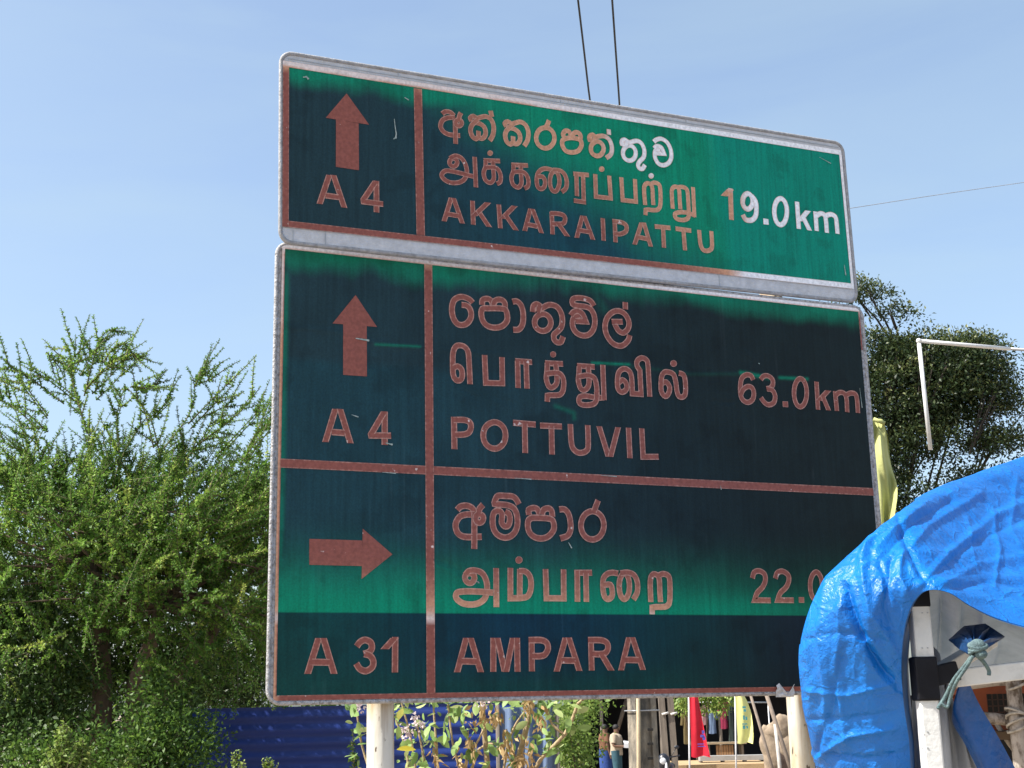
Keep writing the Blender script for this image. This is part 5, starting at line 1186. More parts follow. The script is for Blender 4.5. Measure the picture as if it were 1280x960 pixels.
st = [[(1196,862,2.98),(1190,900,3.0),(1206,930,3.0),(1234,985,3.02)], [(1200,856,2.95),(1196,885,2.96),(1220,930,2.97),(1248,985,2.98)], [(1210,850,2.97),(1224,880,2.98),(1250,925,3.0),(1282,985,3.02)]]
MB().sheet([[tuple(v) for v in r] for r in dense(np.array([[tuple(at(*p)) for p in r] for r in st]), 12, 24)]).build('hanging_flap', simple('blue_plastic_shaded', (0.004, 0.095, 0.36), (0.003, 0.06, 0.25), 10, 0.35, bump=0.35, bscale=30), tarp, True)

ps = thing('plastic_sheet', tuple(at(1185, 930, 3.05)), 'dull grey plastic sheet hanging inside the canopy behind its white leg', 'plastic sheet')
sh = [[(1140,760,3.06),(1140,880,3.08),(1140,990,3.1)], [(1165,800,3.10),(1168,890,3.05),(1168,990,3.06)], [(1178,840,3.08),(1192,905,3.10),(1205,990,3.12)], [(1186,868,3.06),(1206,920,3.06),(1238,990,3.08)]]
Sd = dense(np.array([[tuple(at(*p)) for p in r] for r in sh]), 26, 26)
for i in range(26): Sd[i, :, 1] += 0.02*math.sin(i*0.9)
MB().sheet([[tuple(v) for v in r] for r in Sd]).build('hanging_sheet', simple('dull_grey_plastic', (0.50, 0.54, 0.60), (0.32, 0.35, 0.40), 9, 0.55, bump=0.4, bscale=16, stretch=(1, 1, .35)), ps, True)

# canopy frame
YL = 2.86
fr = thing('canopy_frame', (at(1157, 900, YL).x, YL, 0), 'white square-tube canopy frame with black clamps under the blue tarpaulin', 'canopy frame')
lx = at(1157, 860, YL).x; sc_ = YL/FPX
zt = at(1157, 742, YL).z; zc0, zc1 = at(1157, 876, YL).z, at(1157, 821, YL).z
MB().box((lx, YL, zt/2), 0.0385, 0.0385, zt, None, 0.004).build('leg', M_whitepole, fr)
MB().box((lx, YL, zt-0.004), 0.042, 0.042, 0.05, None, 0.004).build('corner_cap', M_black, fr)
MB().box((lx-0.001, YL, (zc0+zc1)/2), 0.047, 0.049, zc1-zc0, None, 0.004).build('clamp', M_black, fr)
za = at(1180, 840, YL).z
a0, a1 = at(1166, 846, YL), at(1196, 838, YL)
cl_ = MB(); d_ = (a1-a0).normalized(); cl_.box((a0+a1)/2, (a1-a0).length, 0.032, 0.040, (d_, Vector((0, 1, 0)), d_.cross(Vector((0, 1, 0))).normalized()), 0.003); cl_.build('bracket', M_black, fr)
x2 = 3.15; MB().box((x2, YL, 1.24), 0.0385, 0.0385, 2.48, None, 0.004).build('leg', M_whitepole, fr); e0 = at(1640, 797, YL+0.02); MB().tube([e0, (x2, YL+.02, e0.z-.14)], 0.018, 6).build('crossbar', M_whitepole, fr)
b0, b1 = at(1192, 848, YL+0.02), at(1640, 797, YL+0.02); d_ = (b1-b0).normalized()
MB().box((b0+b1)/2, (b1-b0).length, 0.026, 0.037, (d_, Vector((0, 1, 0)), d_.cross(Vector((0, 1, 0))).normalized()), 0.003).build('crossbar', M_whitepole, fr)
b0, b1 = at(1172, 842, YL+0.06), at(1240, 800, YL+0.55); d_ = (b1-b0).normalized(); u_ = d_.cross(Vector((0, 0, 1))).normalized()
MB().box((b0+b1)/2, (b1-b0).length, 0.026, 0.032, (d_, u_, u_.cross(d_)), 0.003).build('crossbar', M_whitepole, fr)
for py in (766, 810, 915, 935):
    for dx in (-0.007, 0.004): MB().box(at(1157, py, YL-0.0195)+Vector((dx, -0.0004, 0)), 0.003, 0.0015, 0.0022).build('rivet', M_rail, fr)
# cord tying it
cd = thing('tie_cord', tuple(kn), 'grey-green cord knotted round the gathered corner of the tarpaulin', 'cord')
mb = MB(); mb.blob(kn+Vector((0, -0.02, 0)), 0.016, 0.015, 0.014); mb.blob(kn+Vector((0.004, -0.022, -0.016)), 0.013, 0.013, 0.010)
for r_ in range(3): mb.tube([kn+Vector((0.017*math.cos(t/12*6.283), -0.02+0.012*math.sin(t/12*6.283), -0.004*r_+0.006*math.sin(t/12*6.283+r_))) for t in range(13)], 0.004, 6)
mb.build('knot', M_cord, cd, True)
def cord(pts, r): return [Vector(p) for p in catmull3(np.array([tuple(at(*p)) for p in pts]), 26)], r
mb = MB()
q, r_ = cord([(1216,818,2.70),(1206,832,2.72),(1192,850,2.74),(1182,870,2.76),(1172,886,2.76)], .004); mb.tube(q, r_, 7)
q, r_ = cord([(1216,820,2.69),(1208,834,2.70),(1196,852,2.72),(1188,872,2.75),(1184,884,2.75),(1176,880,2.75),(1172,886,2.75)], .0035); mb.tube(q, r_, 7)
q, r_ = cord([(1222,820,2.70),(1230,828,2.71),(1236,838,2.72),(1236,844,2.72)], .004); mb.tube(q, r_, 7)
mb.build('cord_end', M_cord, cd, True)

# ---------------------------------------------------------------- pole stall seen under the canopy, orange crate in it
M_peel = simple('peeling_pole_bark', (0.42, 0.37, 0.32), (0.12, 0.09, 0.065), 16, 0.9, bump=0.5, bscale=40, stretch=(1, 1, .5), lo=.42, hi=.56)
ys = 6.0
pst = thing('pole_stall', (at(1272, 900, ys).x, ys, 0), 'rough stall of mottled peeled branches lashed together at the right edge', 'stall')
def rough_pole(a, b, r, name='pole'):
    n = 12; a, b = Vector(a), Vector(b); rr = random.Random(int(a.x*1000+b.z*777)); o = (b-a).orthogonal().normalized()
    MB().tube([a.lerp(b, k/n)+o*rr.uniform(-.25, .25)*r for k in range(n+1)], [r*rr.uniform(.85, 1.18) for k in range(n+1)], 9).build(name, M_peel, pst, True)
v0 = at(1273, 900, ys); rough_pole((v0.x, ys, -0.1), (v0.x-0.005, ys, 2.52), 0.037)
v1 = at(1330, 900, ys+1.2); rough_pole((v1.x, ys+1.2, -0.1), (v1.x, ys+1.2, 2.6), 0.037)
v2 = at(1216, 900, ys+1.9); rough_pole((v2.x, ys+1.9, -0.1), (v2.x, ys+1.9, 2.5), 0.037)
rough_pole(at(1196, 855, ys+0.06), at(1380, 838, ys+0.06), 0.030); rough_pole(at(1200, 897, ys+0.05), at(1380, 906, ys+0.05), 0.026)
rough_pole(at(1244, 902, ys+0.3), at(1272, 945, ys+0.2), 0.011); rough_pole(at(1252, 896, ys+0.25), at(1300, 955, ys+0.2), 0.011)
M_lash = simple('pale_rope', (0.5, 0.46, 0.40), (0.3, 0.27, 0.22), 60, 0.9)
for px, py in ((1272, 847), (1273, 900)):
    c_ = at(px, py, ys); mb = MB()
    for k in range(4): mb.tube([c_+Vector((0.05*math.cos(t/10*6.283), 0.052*math.sin(t/10*6.283), 0.02*(k-1.5)+0.022*math.cos(t/10*6.283+k))) for t in range(11)], 0.006, 5)
    mb.build('lashing', M_lash, pst, True)
MB().box((v0.x+0.45, ys+0.85, 2.66), 1.9, 2.3, 0.03).build('added_shade_board', simple('dark_added_board', (0.10, 0.08, 0.06), None, 4, .9), pst)  # unseen board added above the stall to shade the crate and poles
# slatted shelf of the stall carries the crate
sh0 = at(1200, 912, ys+0.15)
MB().box((sh0.x+0.55, ys+0.55, sh0.z-0.03), 1.3, 0.8, 0.035).build('shelf', simple('dark_wood', (0.14, 0.09, 0.05), (0.07, 0.045, 0.03), 8, .8, stretch=(1, 6, 1)), pst)
MB().box((sh0.x+0.7, ys+1.6, 1.15), 1.9, 0.03, 2.3).build('dark_interior_back', simple('black_interior_shade', (0.012, 0.012, 0.014), (0.02, 0.018, 0.016), 6, .95), pst)  # near-black sheet put in for the shade inside the stall
M_orange = simple('orange_plastic', (0.34, 0.07, 0.014), (0.22, 0.045, 0.010), 9, 0.5)
oc = at(1252, 880, ys+0.6); cr = thing('crate', (oc.x+0.08, oc.y, sh0.z-0.012), 'orange crate with a dark mesh side on the pole stall', 'crate')
W2, H2, D2 = 0.55, 0.205, 0.34; bx_, bz_ = oc.x+0.08, sh0.z-0.012
mb = MB()
mb.box((bx_, oc.y, bz_+0.012), W2, D2, 0.02)
for z_, h_ in ((bz_+0.025, 0.05), (bz_+H2-0.02, 0.045)):
    for s_ in (-1, 1): mb.box((bx_, oc.y+s_*D2/2, z_), W2+0.02, 0.014, h_); mb.box((bx_+s_*W2/2, oc.y, z_), 0.014, D2-0.03, h_)
for sx in (-1, 1):
    for sy in (-1, 1): mb.box((bx_+sx*(W2/2-0.028), oc.y+sy*(D2/2+0.002), bz_+H2/2), 0.075, 0.016, H2-0.01)
mb.build('crate_frame', M_orange, cr)
mb = MB()
for k in range(17): mb.box((bx_-W2/2+0.07+k*(W2-0.14)/16, oc.y-D2/2+0.003, bz_+H2/2), 0.005, 0.005, H2-0.08)
for k in range(5): mb.box((bx_, oc.y-D2/2+0.0045, bz_+0.05+k*(H2-0.09)/4), W2-0.13, 0.005, 0.005)
mb.build('mesh_side', simple('dark_brown_plastic', (0.09, 0.035, 0.015), (0.05, 0.02, 0.01), 9, 0.6), cr)

# ---------------------------------------------------------------- pole, wires, pipe frame, yellow flag
M_conc = simple('weathered_concrete', (0.24, 0.21, 0.165), (0.085, 0.08, 0.07), 9, 0.95, bump=0.9, bscale=26, stretch=(1, 1, .45), c3=(0.34, 0.30, 0.235), lo=.38, hi=.58)
yp = 12.0; pc = at(803, 905, yp); wP = 43/FPX*yp
cp = thing('concrete_pole', (pc.x, yp, 0), 'weathered slotted concrete power pole standing behind the sign', 'pole')
hp = 7.15; q_ = R(24)
ax = (Vector((math.cos(q_), math.sin(q_), 0)), Vector((-math.sin(q_), math.cos(q_), 0)), Vector((0, 0, 1)))
mb = MB(); wa, wb = 0.235, 0.17
for s_ in (-1, 1):
    n0 = ax[0]*(s_*(wa/2-0.03)); prof = []
    for zz, k in ((-0.3, 1.0), (hp, 0.62)): prof.append([Vector((pc.x, yp, zz))+n0*k+ax[0]*(a*0.03)*k+ax[1]*(b*wb/2)*k for a, b in ((-1, -1), (1, -1), (1, 1), (-1, 1))])
    mb.add(prof[0]+prof[1], [(0, 1, 5, 4), (1, 2, 6, 5), (2, 3, 7, 6), (3, 0, 4, 7), (4, 5, 6, 7)])
prof = []
for zz, k in ((-0.3, 1.0), (hp-.002, 0.62)): prof.append([Vector((pc.x, yp, zz))+ax[0]*(a*(wa/2-0.058))*k+ax[1]*(b*wb*0.30)*k for a, b in ((-1, -1), (1, -1), (1, 1), (-1, 1))])
mb.add(prof[0]+prof[1], [(0, 1, 5, 4), (1, 2, 6, 5), (2, 3, 7, 6), (3, 0, 4, 7), (4, 5, 6, 7)])
mb.build('shaft', M_conc, cp)
M_hole = simple('dark_hole', (0.05, 0.045, 0.04), (0.03, 0.028, 0.025), 9, .95)
for py in (912, 930, 948): MB().box(at(813, py, yp-0.09), 0.05, 0.02, 0.022, None, 0.006).build('step_hole', M_hole, cp)
mb = MB(); zc = at(812, 888, yp).z
mb.tube([Vector((pc.x, yp, zc))+ax[0]*(0.122*math.copysign(min(1, abs(1.4*math.cos(t/16*6.283))), math.cos(t/16*6.283)))+ax[1]*(0.09*math.copysign(min(1, abs(1.4*math.sin(t/16*6.283))), math.sin(t/16*6.283))) for t in range(17)], 0.006, 6)
mb.build('wire_band', M_rail, cp, True)
MB().tube([at(799, 1100, yp-0.13), at(798, 900, yp-0.13), at(795, 700, yp-0.12)], 0.017, 8).build('conduit', simple('cream_conduit', (0.60, 0.50, 0.34), (0.48, 0.38, 0.25), 12, .6), cp, True)
ztop = 6.95
MB().box((pc.x-0.05, yp-0.09, ztop), 0.55, 0.07, 0.07).build('crossarm', M_rail, cp)
ins = []
for k, (pxs) in enumerate((-0.235, 0.0)):
    ins.append(Vector((pc.x-0.165+k*0.20, yp-0.09, ztop+0.10))); mb = MB(); mb.tube([ins[-1]+Vector((0, 0, -0.07)), ins[-1]+Vector((0, 0, .02))], 0.012, 8); mb.blob(ins[-1], 0.035, 0.035, 0.03); mb.build('insulator', simple('white_porcelain', (0.7, 0.68, 0.65), None, 5, .25), cp, True)
M_wire = simple('black_wire', (0.012, 0.014, 0.02), None, 5, 0.5)
for k, (xa, xb, lab) in enumerate(((722.5, 738.5, 'left of the two black overhead wires above the sign'), (765.2, 774.5, 'right of the two black overhead wires above the sign'))):
    # the line leaves its insulator and rises towards the viewer's side
    y2 = 3.0; far = at(xb, 133, 10.6); near = at(xa, 0, 9.2); d = (near-far)
    s0 = ins[k]; p1 = far; p2 = near; p3 = near+d*4.2
    cc = [Vector(v) for v in catmull3(np.array([tuple(s0), tuple(p1), tuple(p2), tuple(p3)]), 30)]
    wi = thing('overhead_wire', tuple(s0), lab, 'wire', 'overhead wires'); MB().tube(cc, 0.0085, 6).build('cable', M_wire, wi, True)
wi = thing('overhead_wire', tuple(at(1065, 260, 13.5)), 'faint thin wire rising to the right of the sign', 'wire', 'overhead wires')
wp = catmull3(np.array([tuple(at(x, y, d)) for x, y, d in ((774, 306, 11.9), (1065, 260, 13.5), (1280, 228, 15.0), (1700, 170, 18.5), (2500, 70, 26.0))]), 50); MB().tube([Vector(q) for q in wp], 0.0042, 5).build('cable', simple('grey_wire', (0.30, 0.34, 0.40), None, 5, .5), wi, True)

yf = 9.0; M_pipe = simple('white_plastic_pipe', (0.72, 0.73, 0.72), (0.62, 0.62, 0.61), 8, 0.45)
pf = thing('pipe_frame', (at(1163, 560, yf).x, yf, 0), 'white plastic pipe frame with a hanging drop pipe in front of the dark tree', 'pipe frame')
ca, cb, cc_ = at(1148.5, 426, yf), at(1163, 562, yf), at(1262, 436, yf+.2)
MB().tube([ca+Vector((0, 0, -0.02)), cb], 0.0140, 12).build('drop_pipe', M_pipe, pf, True)
MB().tube([ca, cc_], 0.0135, 12).build('top_pipe', M_pipe, pf, True)
MB().tube([cc_, at(1420, 447, yf+.4)], 0.010, 10).build('thin_pipe', M_rail, pf, True)
fp = at(1420, 447, yf+.4); MB().tube([(fp.x, fp.y, -0.1), tuple(fp)], 0.02, 10).build('support_pipe', M_pipe, pf, True)
mb = MB(); mb.blob(ca, 0.019, 0.019, 0.019); mb.build('elbow', M_pipe, pf, True)

yy = 7.6; M_yel = simple('yellow_green_cloth', (0.46, 0.48, 0.19), (0.40, 0.42, 0.16), 7, 0.8, bump=.2, bscale=20)
yf_ = thing('flag', (at(1085, 600, yy).x, yy, 0), 'plain yellow-green cloth flag sticking out behind the right edge of the sign', 'flag')
fl = [[(1062,522,7.6),(1062,580,7.6),(1062,650,7.6),(1062,720,7.6)], [(1084,523,7.55),(1084,580,7.62),(1086,650,7.58),(1088,722,7.6)], [(1096,523,7.62),(1101,570,7.56),(1106,640,7.62),(1108,720,7.6)], [(1106,530,7.58),(1117,582,7.63),(1118,640,7.57),(1116,715,7.62)]]
Fd = dense(np.array([[tuple(at(*p)) for p in r] for r in fl]), 34, 50)
for i in range(34):
    for j in range(50): Fd[i, j, 1] += .03*math.sin(i*.42+j*.10)*(i/33)+.012*math.sin(i*.9-j*.21); Fd[i, j, 0] += .008*math.sin(j*.31)*(i/33)
MB().sheet([[tuple(v) for v in r] for r in Fd]).build('cloth', M_yel, yf_, True)
MB().tube([(at(1062, 600, yy).x, yy+0.02, -0.1), at(1062, 505, yy)+Vector((0, 0.02, 0))], 0.014, 9).build('flagpole', M_rail, yf_, True)
MB().tube([at(1092, 524, yy-.03), at(1106, 529, yy-.03)], 0.012, 8).build('hem', M_yel, yf_, True)

# ---------------------------------------------------------------- the market behind, about forty metres off
M_wood = simple('grey_timber', (0.20, 0.165, 0.13), (0.12, 0.10, 0.08), 6, 0.85, stretch=(3, 3, .4))
M_darkcl = simple('dark_shade_cloth', (0.016, 0.016, 0.018), (0.008, 0.008, 0.010), 1.5, 0.95)
M_roof = simple('blue_roof_sheet', (0.05, 0.10, 0.32), (0.035, 0.07, 0.24), 2, .5)
def W(px, py, Y): return at(px, py, Y)
shed = thing('market_stall', (W(880, 900, 43).x, 43, 0), 'long open market stall with a dark interior behind the flags', 'stall')
xa, xb = W(742, 900, 41).x, W(1060, 900, 41).x
mb = MB(); mb.box(((xa+xb)/2, 45.0, 1.35), xb-xa+1, 0.06, 2.7); mb.build('back_wall', M_darkcl, shed)
mb = MB(); mb.box((xa-0.3, 43.0, 1.35), 0.06, 3.9, 2.7); mb.build('side_wall', M_darkcl, shed)
mb = MB(); mb.prism([(xa-.6, 40.2, 2.62), (xb+.6, 40.2, 2.62), (xb+.6, 45.4, 3.0), (xa-.6, 45.4, 3.0)], (0, 0, 0.05)); mb.build('roof', M_roof, shed)
for px in (752, 826, 900, 1000): c_ = W(px, 900, 40.6); MB().tube([(c_.x, 40.6, -0.1), (c_.x, 40.6, 2.64)], 0.05, 8).build('post', M_wood, shed, True)
c0, c1 = W(772, 912, 41.5), W(785, 868, 41.5); MB().tube([c0, c1], 0.06, 8).build('brace', M_wood, shed, True)

# people
def skin_person(name, label, joints, edges, cloth):
    """one continuous skinned body; joints: name -> (xyz, radius); face materials by height bands"""
    root = thing(name, tuple(joints['ground'][0]), label, 'person'); keys = [k for k in joints if k != 'ground']; ix = {k: i for i, k in enumerate(keys)}
    me = bpy.data.meshes.new('body'); me.from_pydata([tuple(joints[k][0]) for k in keys], [(ix[a], ix[b]) for a, b in edges], []); o = bpy.data.objects.new('body', me); COL.objects.link(o)
    o.modifiers.new('skin', 'SKIN'); lay = me.skin_vertices[0].data
    for k in keys: lay[ix[k]].radius = (joints[k][1], joints[k][1]*(joints[k][2] if len(joints[k]) > 2 else 1)); lay[ix[k]].use_root = (k == 'pelvis')
    sb = o.modifiers.new('sub', 'SUBSURF'); sb.levels = 2; sb.render_levels = 2
    for m in cloth[:1]: me.materials.append(m)
    place(o, root); return root, o
M_skin = simple('brown_skin', (0.16, 0.085, 0.05), (0.12, 0.06, 0.036), 20, 0.6)
M_hair = simple('black_hair', (0.012, 0.011, 0.012), None, 20, 0.7)
def person(px, Y, face, label, shirt, lower, long_lower, held=False, h=1.66):
    g = W(px, 900, Y); x, y = g.x, Y; s = h/1.7; f = face            # f: unit heading in plan
    F = Vector((math.cos(f), math.sin(f), 0)); S = Vector((-F.y, F.x, 0))
    def p(fw, sd, z): return Vector((x, y, 0))+F*fw*s+S*sd*s+Vector((0, 0, z*s))
    J = {'ground': (Vector((x, y, 0)), 0), 'pelvis': (p(0, 0, .94), .135*s, .85), 'waist': (p(.01, 0, 1.10), .125*s, .8), 'chest': (p(.0, 0, 1.30), .150*s, .8), 'neck': (p(0.01, 0, 1.47), .06*s), 'head': (p(.02, 0, 1.55), .078*s, 1.1), 'crown': (p(.02, 0, 1.655), .070*s, 1.1)}
    E = [('pelvis', 'waist'), ('waist', 'chest'), ('chest', 'neck'), ('neck', 'head'), ('head', 'crown')]
    for n, sd in (('l', 1), ('r', -1)):
        J.update({n+'hip': (p(0, sd*.09, .88), .10*s), n+'knee': (p(.03, sd*.10, .48), .062*s), n+'ankle': (p(-.01, sd*.10, .08), .042*s), n+'toe': (p(.14, sd*.11, .035), .036*s), n+'sh': (p(0, sd*.17, 1.40), .062*s)})
        bent = held if sd == -1 or not held else True
        el = p(-.02, sd*.22, 1.12); wr = p(.22, sd*.17, 1.10) if bent else p(.05, sd*.23, .88)
        J.update({n+'el': (el, .045*s), n+'wr': (wr, .032*s), n+'hand': (wr+(wr-el).normalized()*0.075*s, .034*s, 1.2), n+'tips': (wr+(wr-el).normalized()*0.15*s+Vector((0, 0, -.01)), .018*s, 1.6), n+'thumb': (wr+(wr-el).normalized()*0.08*s+Vector((0, 0, .04*s)), .013*s)})
        E += [('pelvis', n+'hip'), (n+'hip', n+'knee'), (n+'knee', n+'ankle'), (n+'ankle', n+'toe'), ('chest', n+'sh'), (n+'sh', n+'el'), (n+'el', n+'wr'), (n+'wr', n+'hand'), (n+'hand', n+'tips'), (n+'hand', n+'thumb')]
    root, body = skin_person('person', label, J, E, [M_skin])
    if True:
        mb = MB(); c_ = p(.005, 0, 1.635); mb.blob(c_, .092*s, .092*s, .085*s, 14, 8); mb.build('hair', M_hair, root, True)
        mb = MB(); hd = p(.115, 0, 1.59); mb.blob(hd, .018*s, .018*s, .024*s, 8, 6); mb.blob(p(.10, .035, 1.615), .012, .012, .009, 8, 5); mb.blob(p(.10, -.035, 1.615), .012, .012, .009, 8, 5); mb.build('face', M_skin, root, True)
    def tubes(parts, name, mat):
        mb = MB()
        for pts, rad in parts: mb.tube(pts, rad, 14, False)
        return mb.build(name, mat, root, True)
    if shirt:
        tubes([([p(0, 0, .86), p(.01, 0, 1.1), p(0, 0, 1.3), p(0, 0, 1.42), p(.01, 0, 1.47)], [.185*s, .17*s, .19*s, .16*s, .075*s]),
               ([p(0, .14, 1.42), J['lsh'][0].lerp(J['lel'][0], .75)], [.09*s, .075*s]), ([p(0, -.14, 1.42), J['rsh'][0].lerp(J['rel'][0], .75)], [.09*s, .075*s])], 'shirt', shirt)
    if long_lower: tubes([([p(0, 0, 1.04), p(0, 0, .9), p(.02, 0, .5), p(.02, 0, .12)], [.165*s, .19*s, .19*s, .20*s])], 'sarong', lower)
    else: tubes([([p(0, sd*.085, .98), p(.01, sd*.095, .8), p(.03, sd*.105, .46)], [.135*s, .125*s, .10*s]) for sd in (1, -1)], 'shorts', lower)
    return root, p
M_blucl = simple('blue_cloth', (0.02, 0.06, 0.24), (0.012, 0.035, 0.15), 12, 0.9); M_beige = simple('beige_shirt_cloth', (0.40, 0.33, 0.24), (0.32, 0.26, 0.19), 9, 0.9); M_teal = simple('dark_teal_cloth', (0.03, 0.09, 0.12), (0.02, 0.06, 0.08), 9, .9)
M_brown = simple('brown_shirt_cloth', (0.16, 0.075, 0.035), (0.10, 0.045, 0.025), 9, .9)
person(755, 40.0, R(20), 'person in a brown top and long blue sarong standing in the stall shade', M_brown, M_blucl, True)
rt, pp_ = person(769, 39.2, R(-20), 'person in a beige shirt and dark teal shorts holding a white paper', M_beige, M_teal, False, True)
pb = thing('paper', tuple(pp_(.36, -.17, 1.10)), 'white paper held by the person in the beige shirt', 'paper')
mb = MB(); c_ = pp_(.38, -.17, 1.13); mb.prism([c_+Vector((-.10, 0, -.06)), c_+Vector((.10, 0.02, -.08)), c_+Vector((.11, .02, .05)), c_+Vector((-.09, 0, .07))], (0, 0.01, 0)); mb.prism([c_+Vector((-.09, .012, .06)), c_+Vector((.10, 0.03, .04)), c_+Vector((.07, .10, .10)), c_+Vector((-.10, .09, .12))], (0, .004, .006)); mb.build('page', simple('white_paper', (0.78, 0.79, 0.82), None, 9, .8), pb)

# two timber props, side by side
for k, (px, lab) in enumerate(((831.5, 'left of two grey timber props beside the concrete pole'), (842.5, 'right of two grey timber props beside the concrete pole'))):
    c_ = W(px, 900, 34.0); tpx = thing('timber_prop', (c_.x, 34, 0), lab, 'post', 'timber props')
    MB().prism([(c_.x-.075+.01*k, 33.93, -.1), (c_.x+.075, 33.93, -.1), (c_.x+.075, 34.07, -.1), (c_.x-.075, 34.07, -.1)], (-0.09, 0, 3.0)).build('beam', M_wood, tpx)
    mb = MB(); mb.tube([W(px-4, 893, 33.9), W(px+4, 891, 33.9)], 0.03, 6); mb.build('cloth_tie', simple('pale_tie', (.6, .58, .55), None, 9, .9), tpx, True)

# motorcycle, front towards us
def motorcycle():
    Y = 32.6; c_ = W(834, 960, Y); x, y = c_.x, Y; F = Vector((-0.25, -0.97, 0)).normalized(); S = Vector((-F.y, F.x, 0))
    root = thing('motorcycle', (x, y, 0), 'dark parked motorcycle with white fairing beside the timber props', 'motorcycle')
    def p(f, s, z): return Vector((x, y, 0))+F*f+S*s+Vector((0, 0, z))
    M_rub = simple('tyre_rubber', (.02, .02, .02), None, 9, .9); M_pt = simple('black_paint', (.02, .022, .03), None, 9, .3); M_wp = simple('white_plastic', (.62, .63, .66), None, 9, .4)
    for f, nm in ((.62, 'wheel'), (-.62, 'wheel')):
        mb = MB(); mb.tube([p(f+.26*math.cos(t/20*6.283), 0, .30+.26*math.sin(t/20*6.283)) for t in range(21)], .05, 8, False); w = mb.build(nm, M_rub, root, True)
        mb = MB(); mb.tube([p(f, -.04, .30), p(f, .04, .30)], .05, 10)
        for k in range(5): mb.tube([p(f, 0, .30), p(f+.24*math.cos(k*1.257), 0, .30+.24*math.sin(k*1.257))], .014, 5)
        mb.build('rim', M_rail, w, True)
    for s in (-.08, .08): mb = MB(); mb.tube([p(.62, s, .30), p(.42, s, .95)], .02, 7); mb.build('fork', M_rail, root, True)
    mb = MB(); mb.blob(p(.05, 0, .78), .17, .30, .14); mb.blob(p(0, 0, .45), .16, .26, .20); mb.build('body', M_pt, root, True)
    mb = MB(); mb.blob(p(-.42, 0, .80), .13, .36, .08); mb.build('seat', simple('black_seat', (.02, .02, .022), None, 9, .7), root, True)
    mb = MB(); mb.blob(p(.48, 0, .92), .15, .12, .20); mb.blob(p(.66, 0, .62), .07, .20, .05); mb.build('fairing', M_pt, root, True)
    mb = MB(); mb.blob(p(.585, .07, .80), .035, .05, .13); mb.build('side_panel', M_wp, root, True)
    mb = MB(); mb.blob(p(.60, 0, .95), .075, .04, .075); mb.build('headlight', simple('clear_lens', (.7, .72, .75), None, 9, .1), root, True)
    mb = MB(); mb.tube([p(.34, -.36, 1.06), p(.42, -.12, 1.02), p(.42, .12, 1.02), p(.34, .36, 1.06)], .016, 7); mb.build('handlebar', M_pt, root, True)
    for s in (-1, 1): mb = MB(); mb.tube([p(.42, s*.16, 1.02), p(.40, s*.28, 1.22)], .008, 5); mb.blob(p(.40, s*.30, 1.25), .06, .02, .04); mb.build('mirror', M_pt, root, True)
    M_or = simple('orange_lens', (.75, .25, .03), None, 9, .3)
    for s_ in (-.07, .07): mb = MB(); mb.blob(p(.50, s_, .80), .03, .03, .03); mb.build('indicator', M_or, root, True)
motorcycle()

# feather flags
def flag(px0, py0, py1, Y, outline, label, mat, marks, nm):
    b = W(px0, 1000, Y); root = thing('flag', (b.x, Y, 0), label, 'flag', 'feather flags at the market')
    lt = W(px0-1, py0-14, Y); MB().tube([(b.x+0.02, Y+.03, -0.1), (W(px0, py1, Y).x, Y+.03, W(px0, py1, Y).z), (lt.x, Y+.03, lt.z)], 0.022, 8).build('flagpole', simple('pale_flagpole', (.6, .6, .62), None, 4, .4), root, True)
    n = 16; rows = []
    for i in range(n+1):
        t = i/n; k = t*(len(outline)-1); j = min(int(k), len(outline)-2); f = k-j; l_, r_, yy_ = [outline[j][q]*(1-f)+outline[j+1][q]*f for q in range(3)]
        rows.append([W(l_+(r_-l_)*s/8, yy_+1.2*math.sin(s*.9)*t, Y+0.07*math.sin(s*0.9+t*4)*(s/8)) for s in range(9)])
    mb = MB(); mb.sheet(rows); c = mb.build('cloth', mat, root, True)
    for (a, e, w_, h_) in marks: MB().box(W(a, e, Y-.12), w_*Y/FPX, 0.004, h_*Y/FPX).build('printed_mark', nm, c)
    return root
M_red = simple('red_flag_cloth', (0.62, 0.006, 0.03), (0.48, 0.004, 0.02), 3, 0.75); M_ylf = simple('pale_yellow_flag_cloth', (0.72, 0.70, 0.28), (0.62, 0.62, 0.22), 3, 0.75)
flag(862, 868, 946, 33.0, [(861, 872, 862), (862, 874, 880), (863, 879, 905), (864, 884, 930), (864, 888, 946)], 'bright red feather flag with a small blue emblem on a pale pole', M_red,
     [(879, 915, 3.0, 4), (878, 920, 5, 3), (880, 923, 3.5, 4), (876, 930, 8, 1.0), (877, 933, 9, 1.0)], simple('blue_print', (.10, .08, .42), None, 9, .8))
flag(920, 866, 930, 33.5, [(918, 926, 862), (919, 934, 876), (920, 939, 890), (921, 941, 905), (922, 942, 920), (922, 941, 929)], 'pale yellow feather flag with blue-green lettering blocks', M_ylf,
     [(930, 884, 4, 2.2), (931, 888, 3, 3), (930, 897, 2.2, 5), (933, 898, 2.2, 4), (931, 905, 6, 1.4), (930, 909, 3, 4), (934, 909, 2, 3)], simple('teal_print', (.05, .24, .27), None, 9, .8))

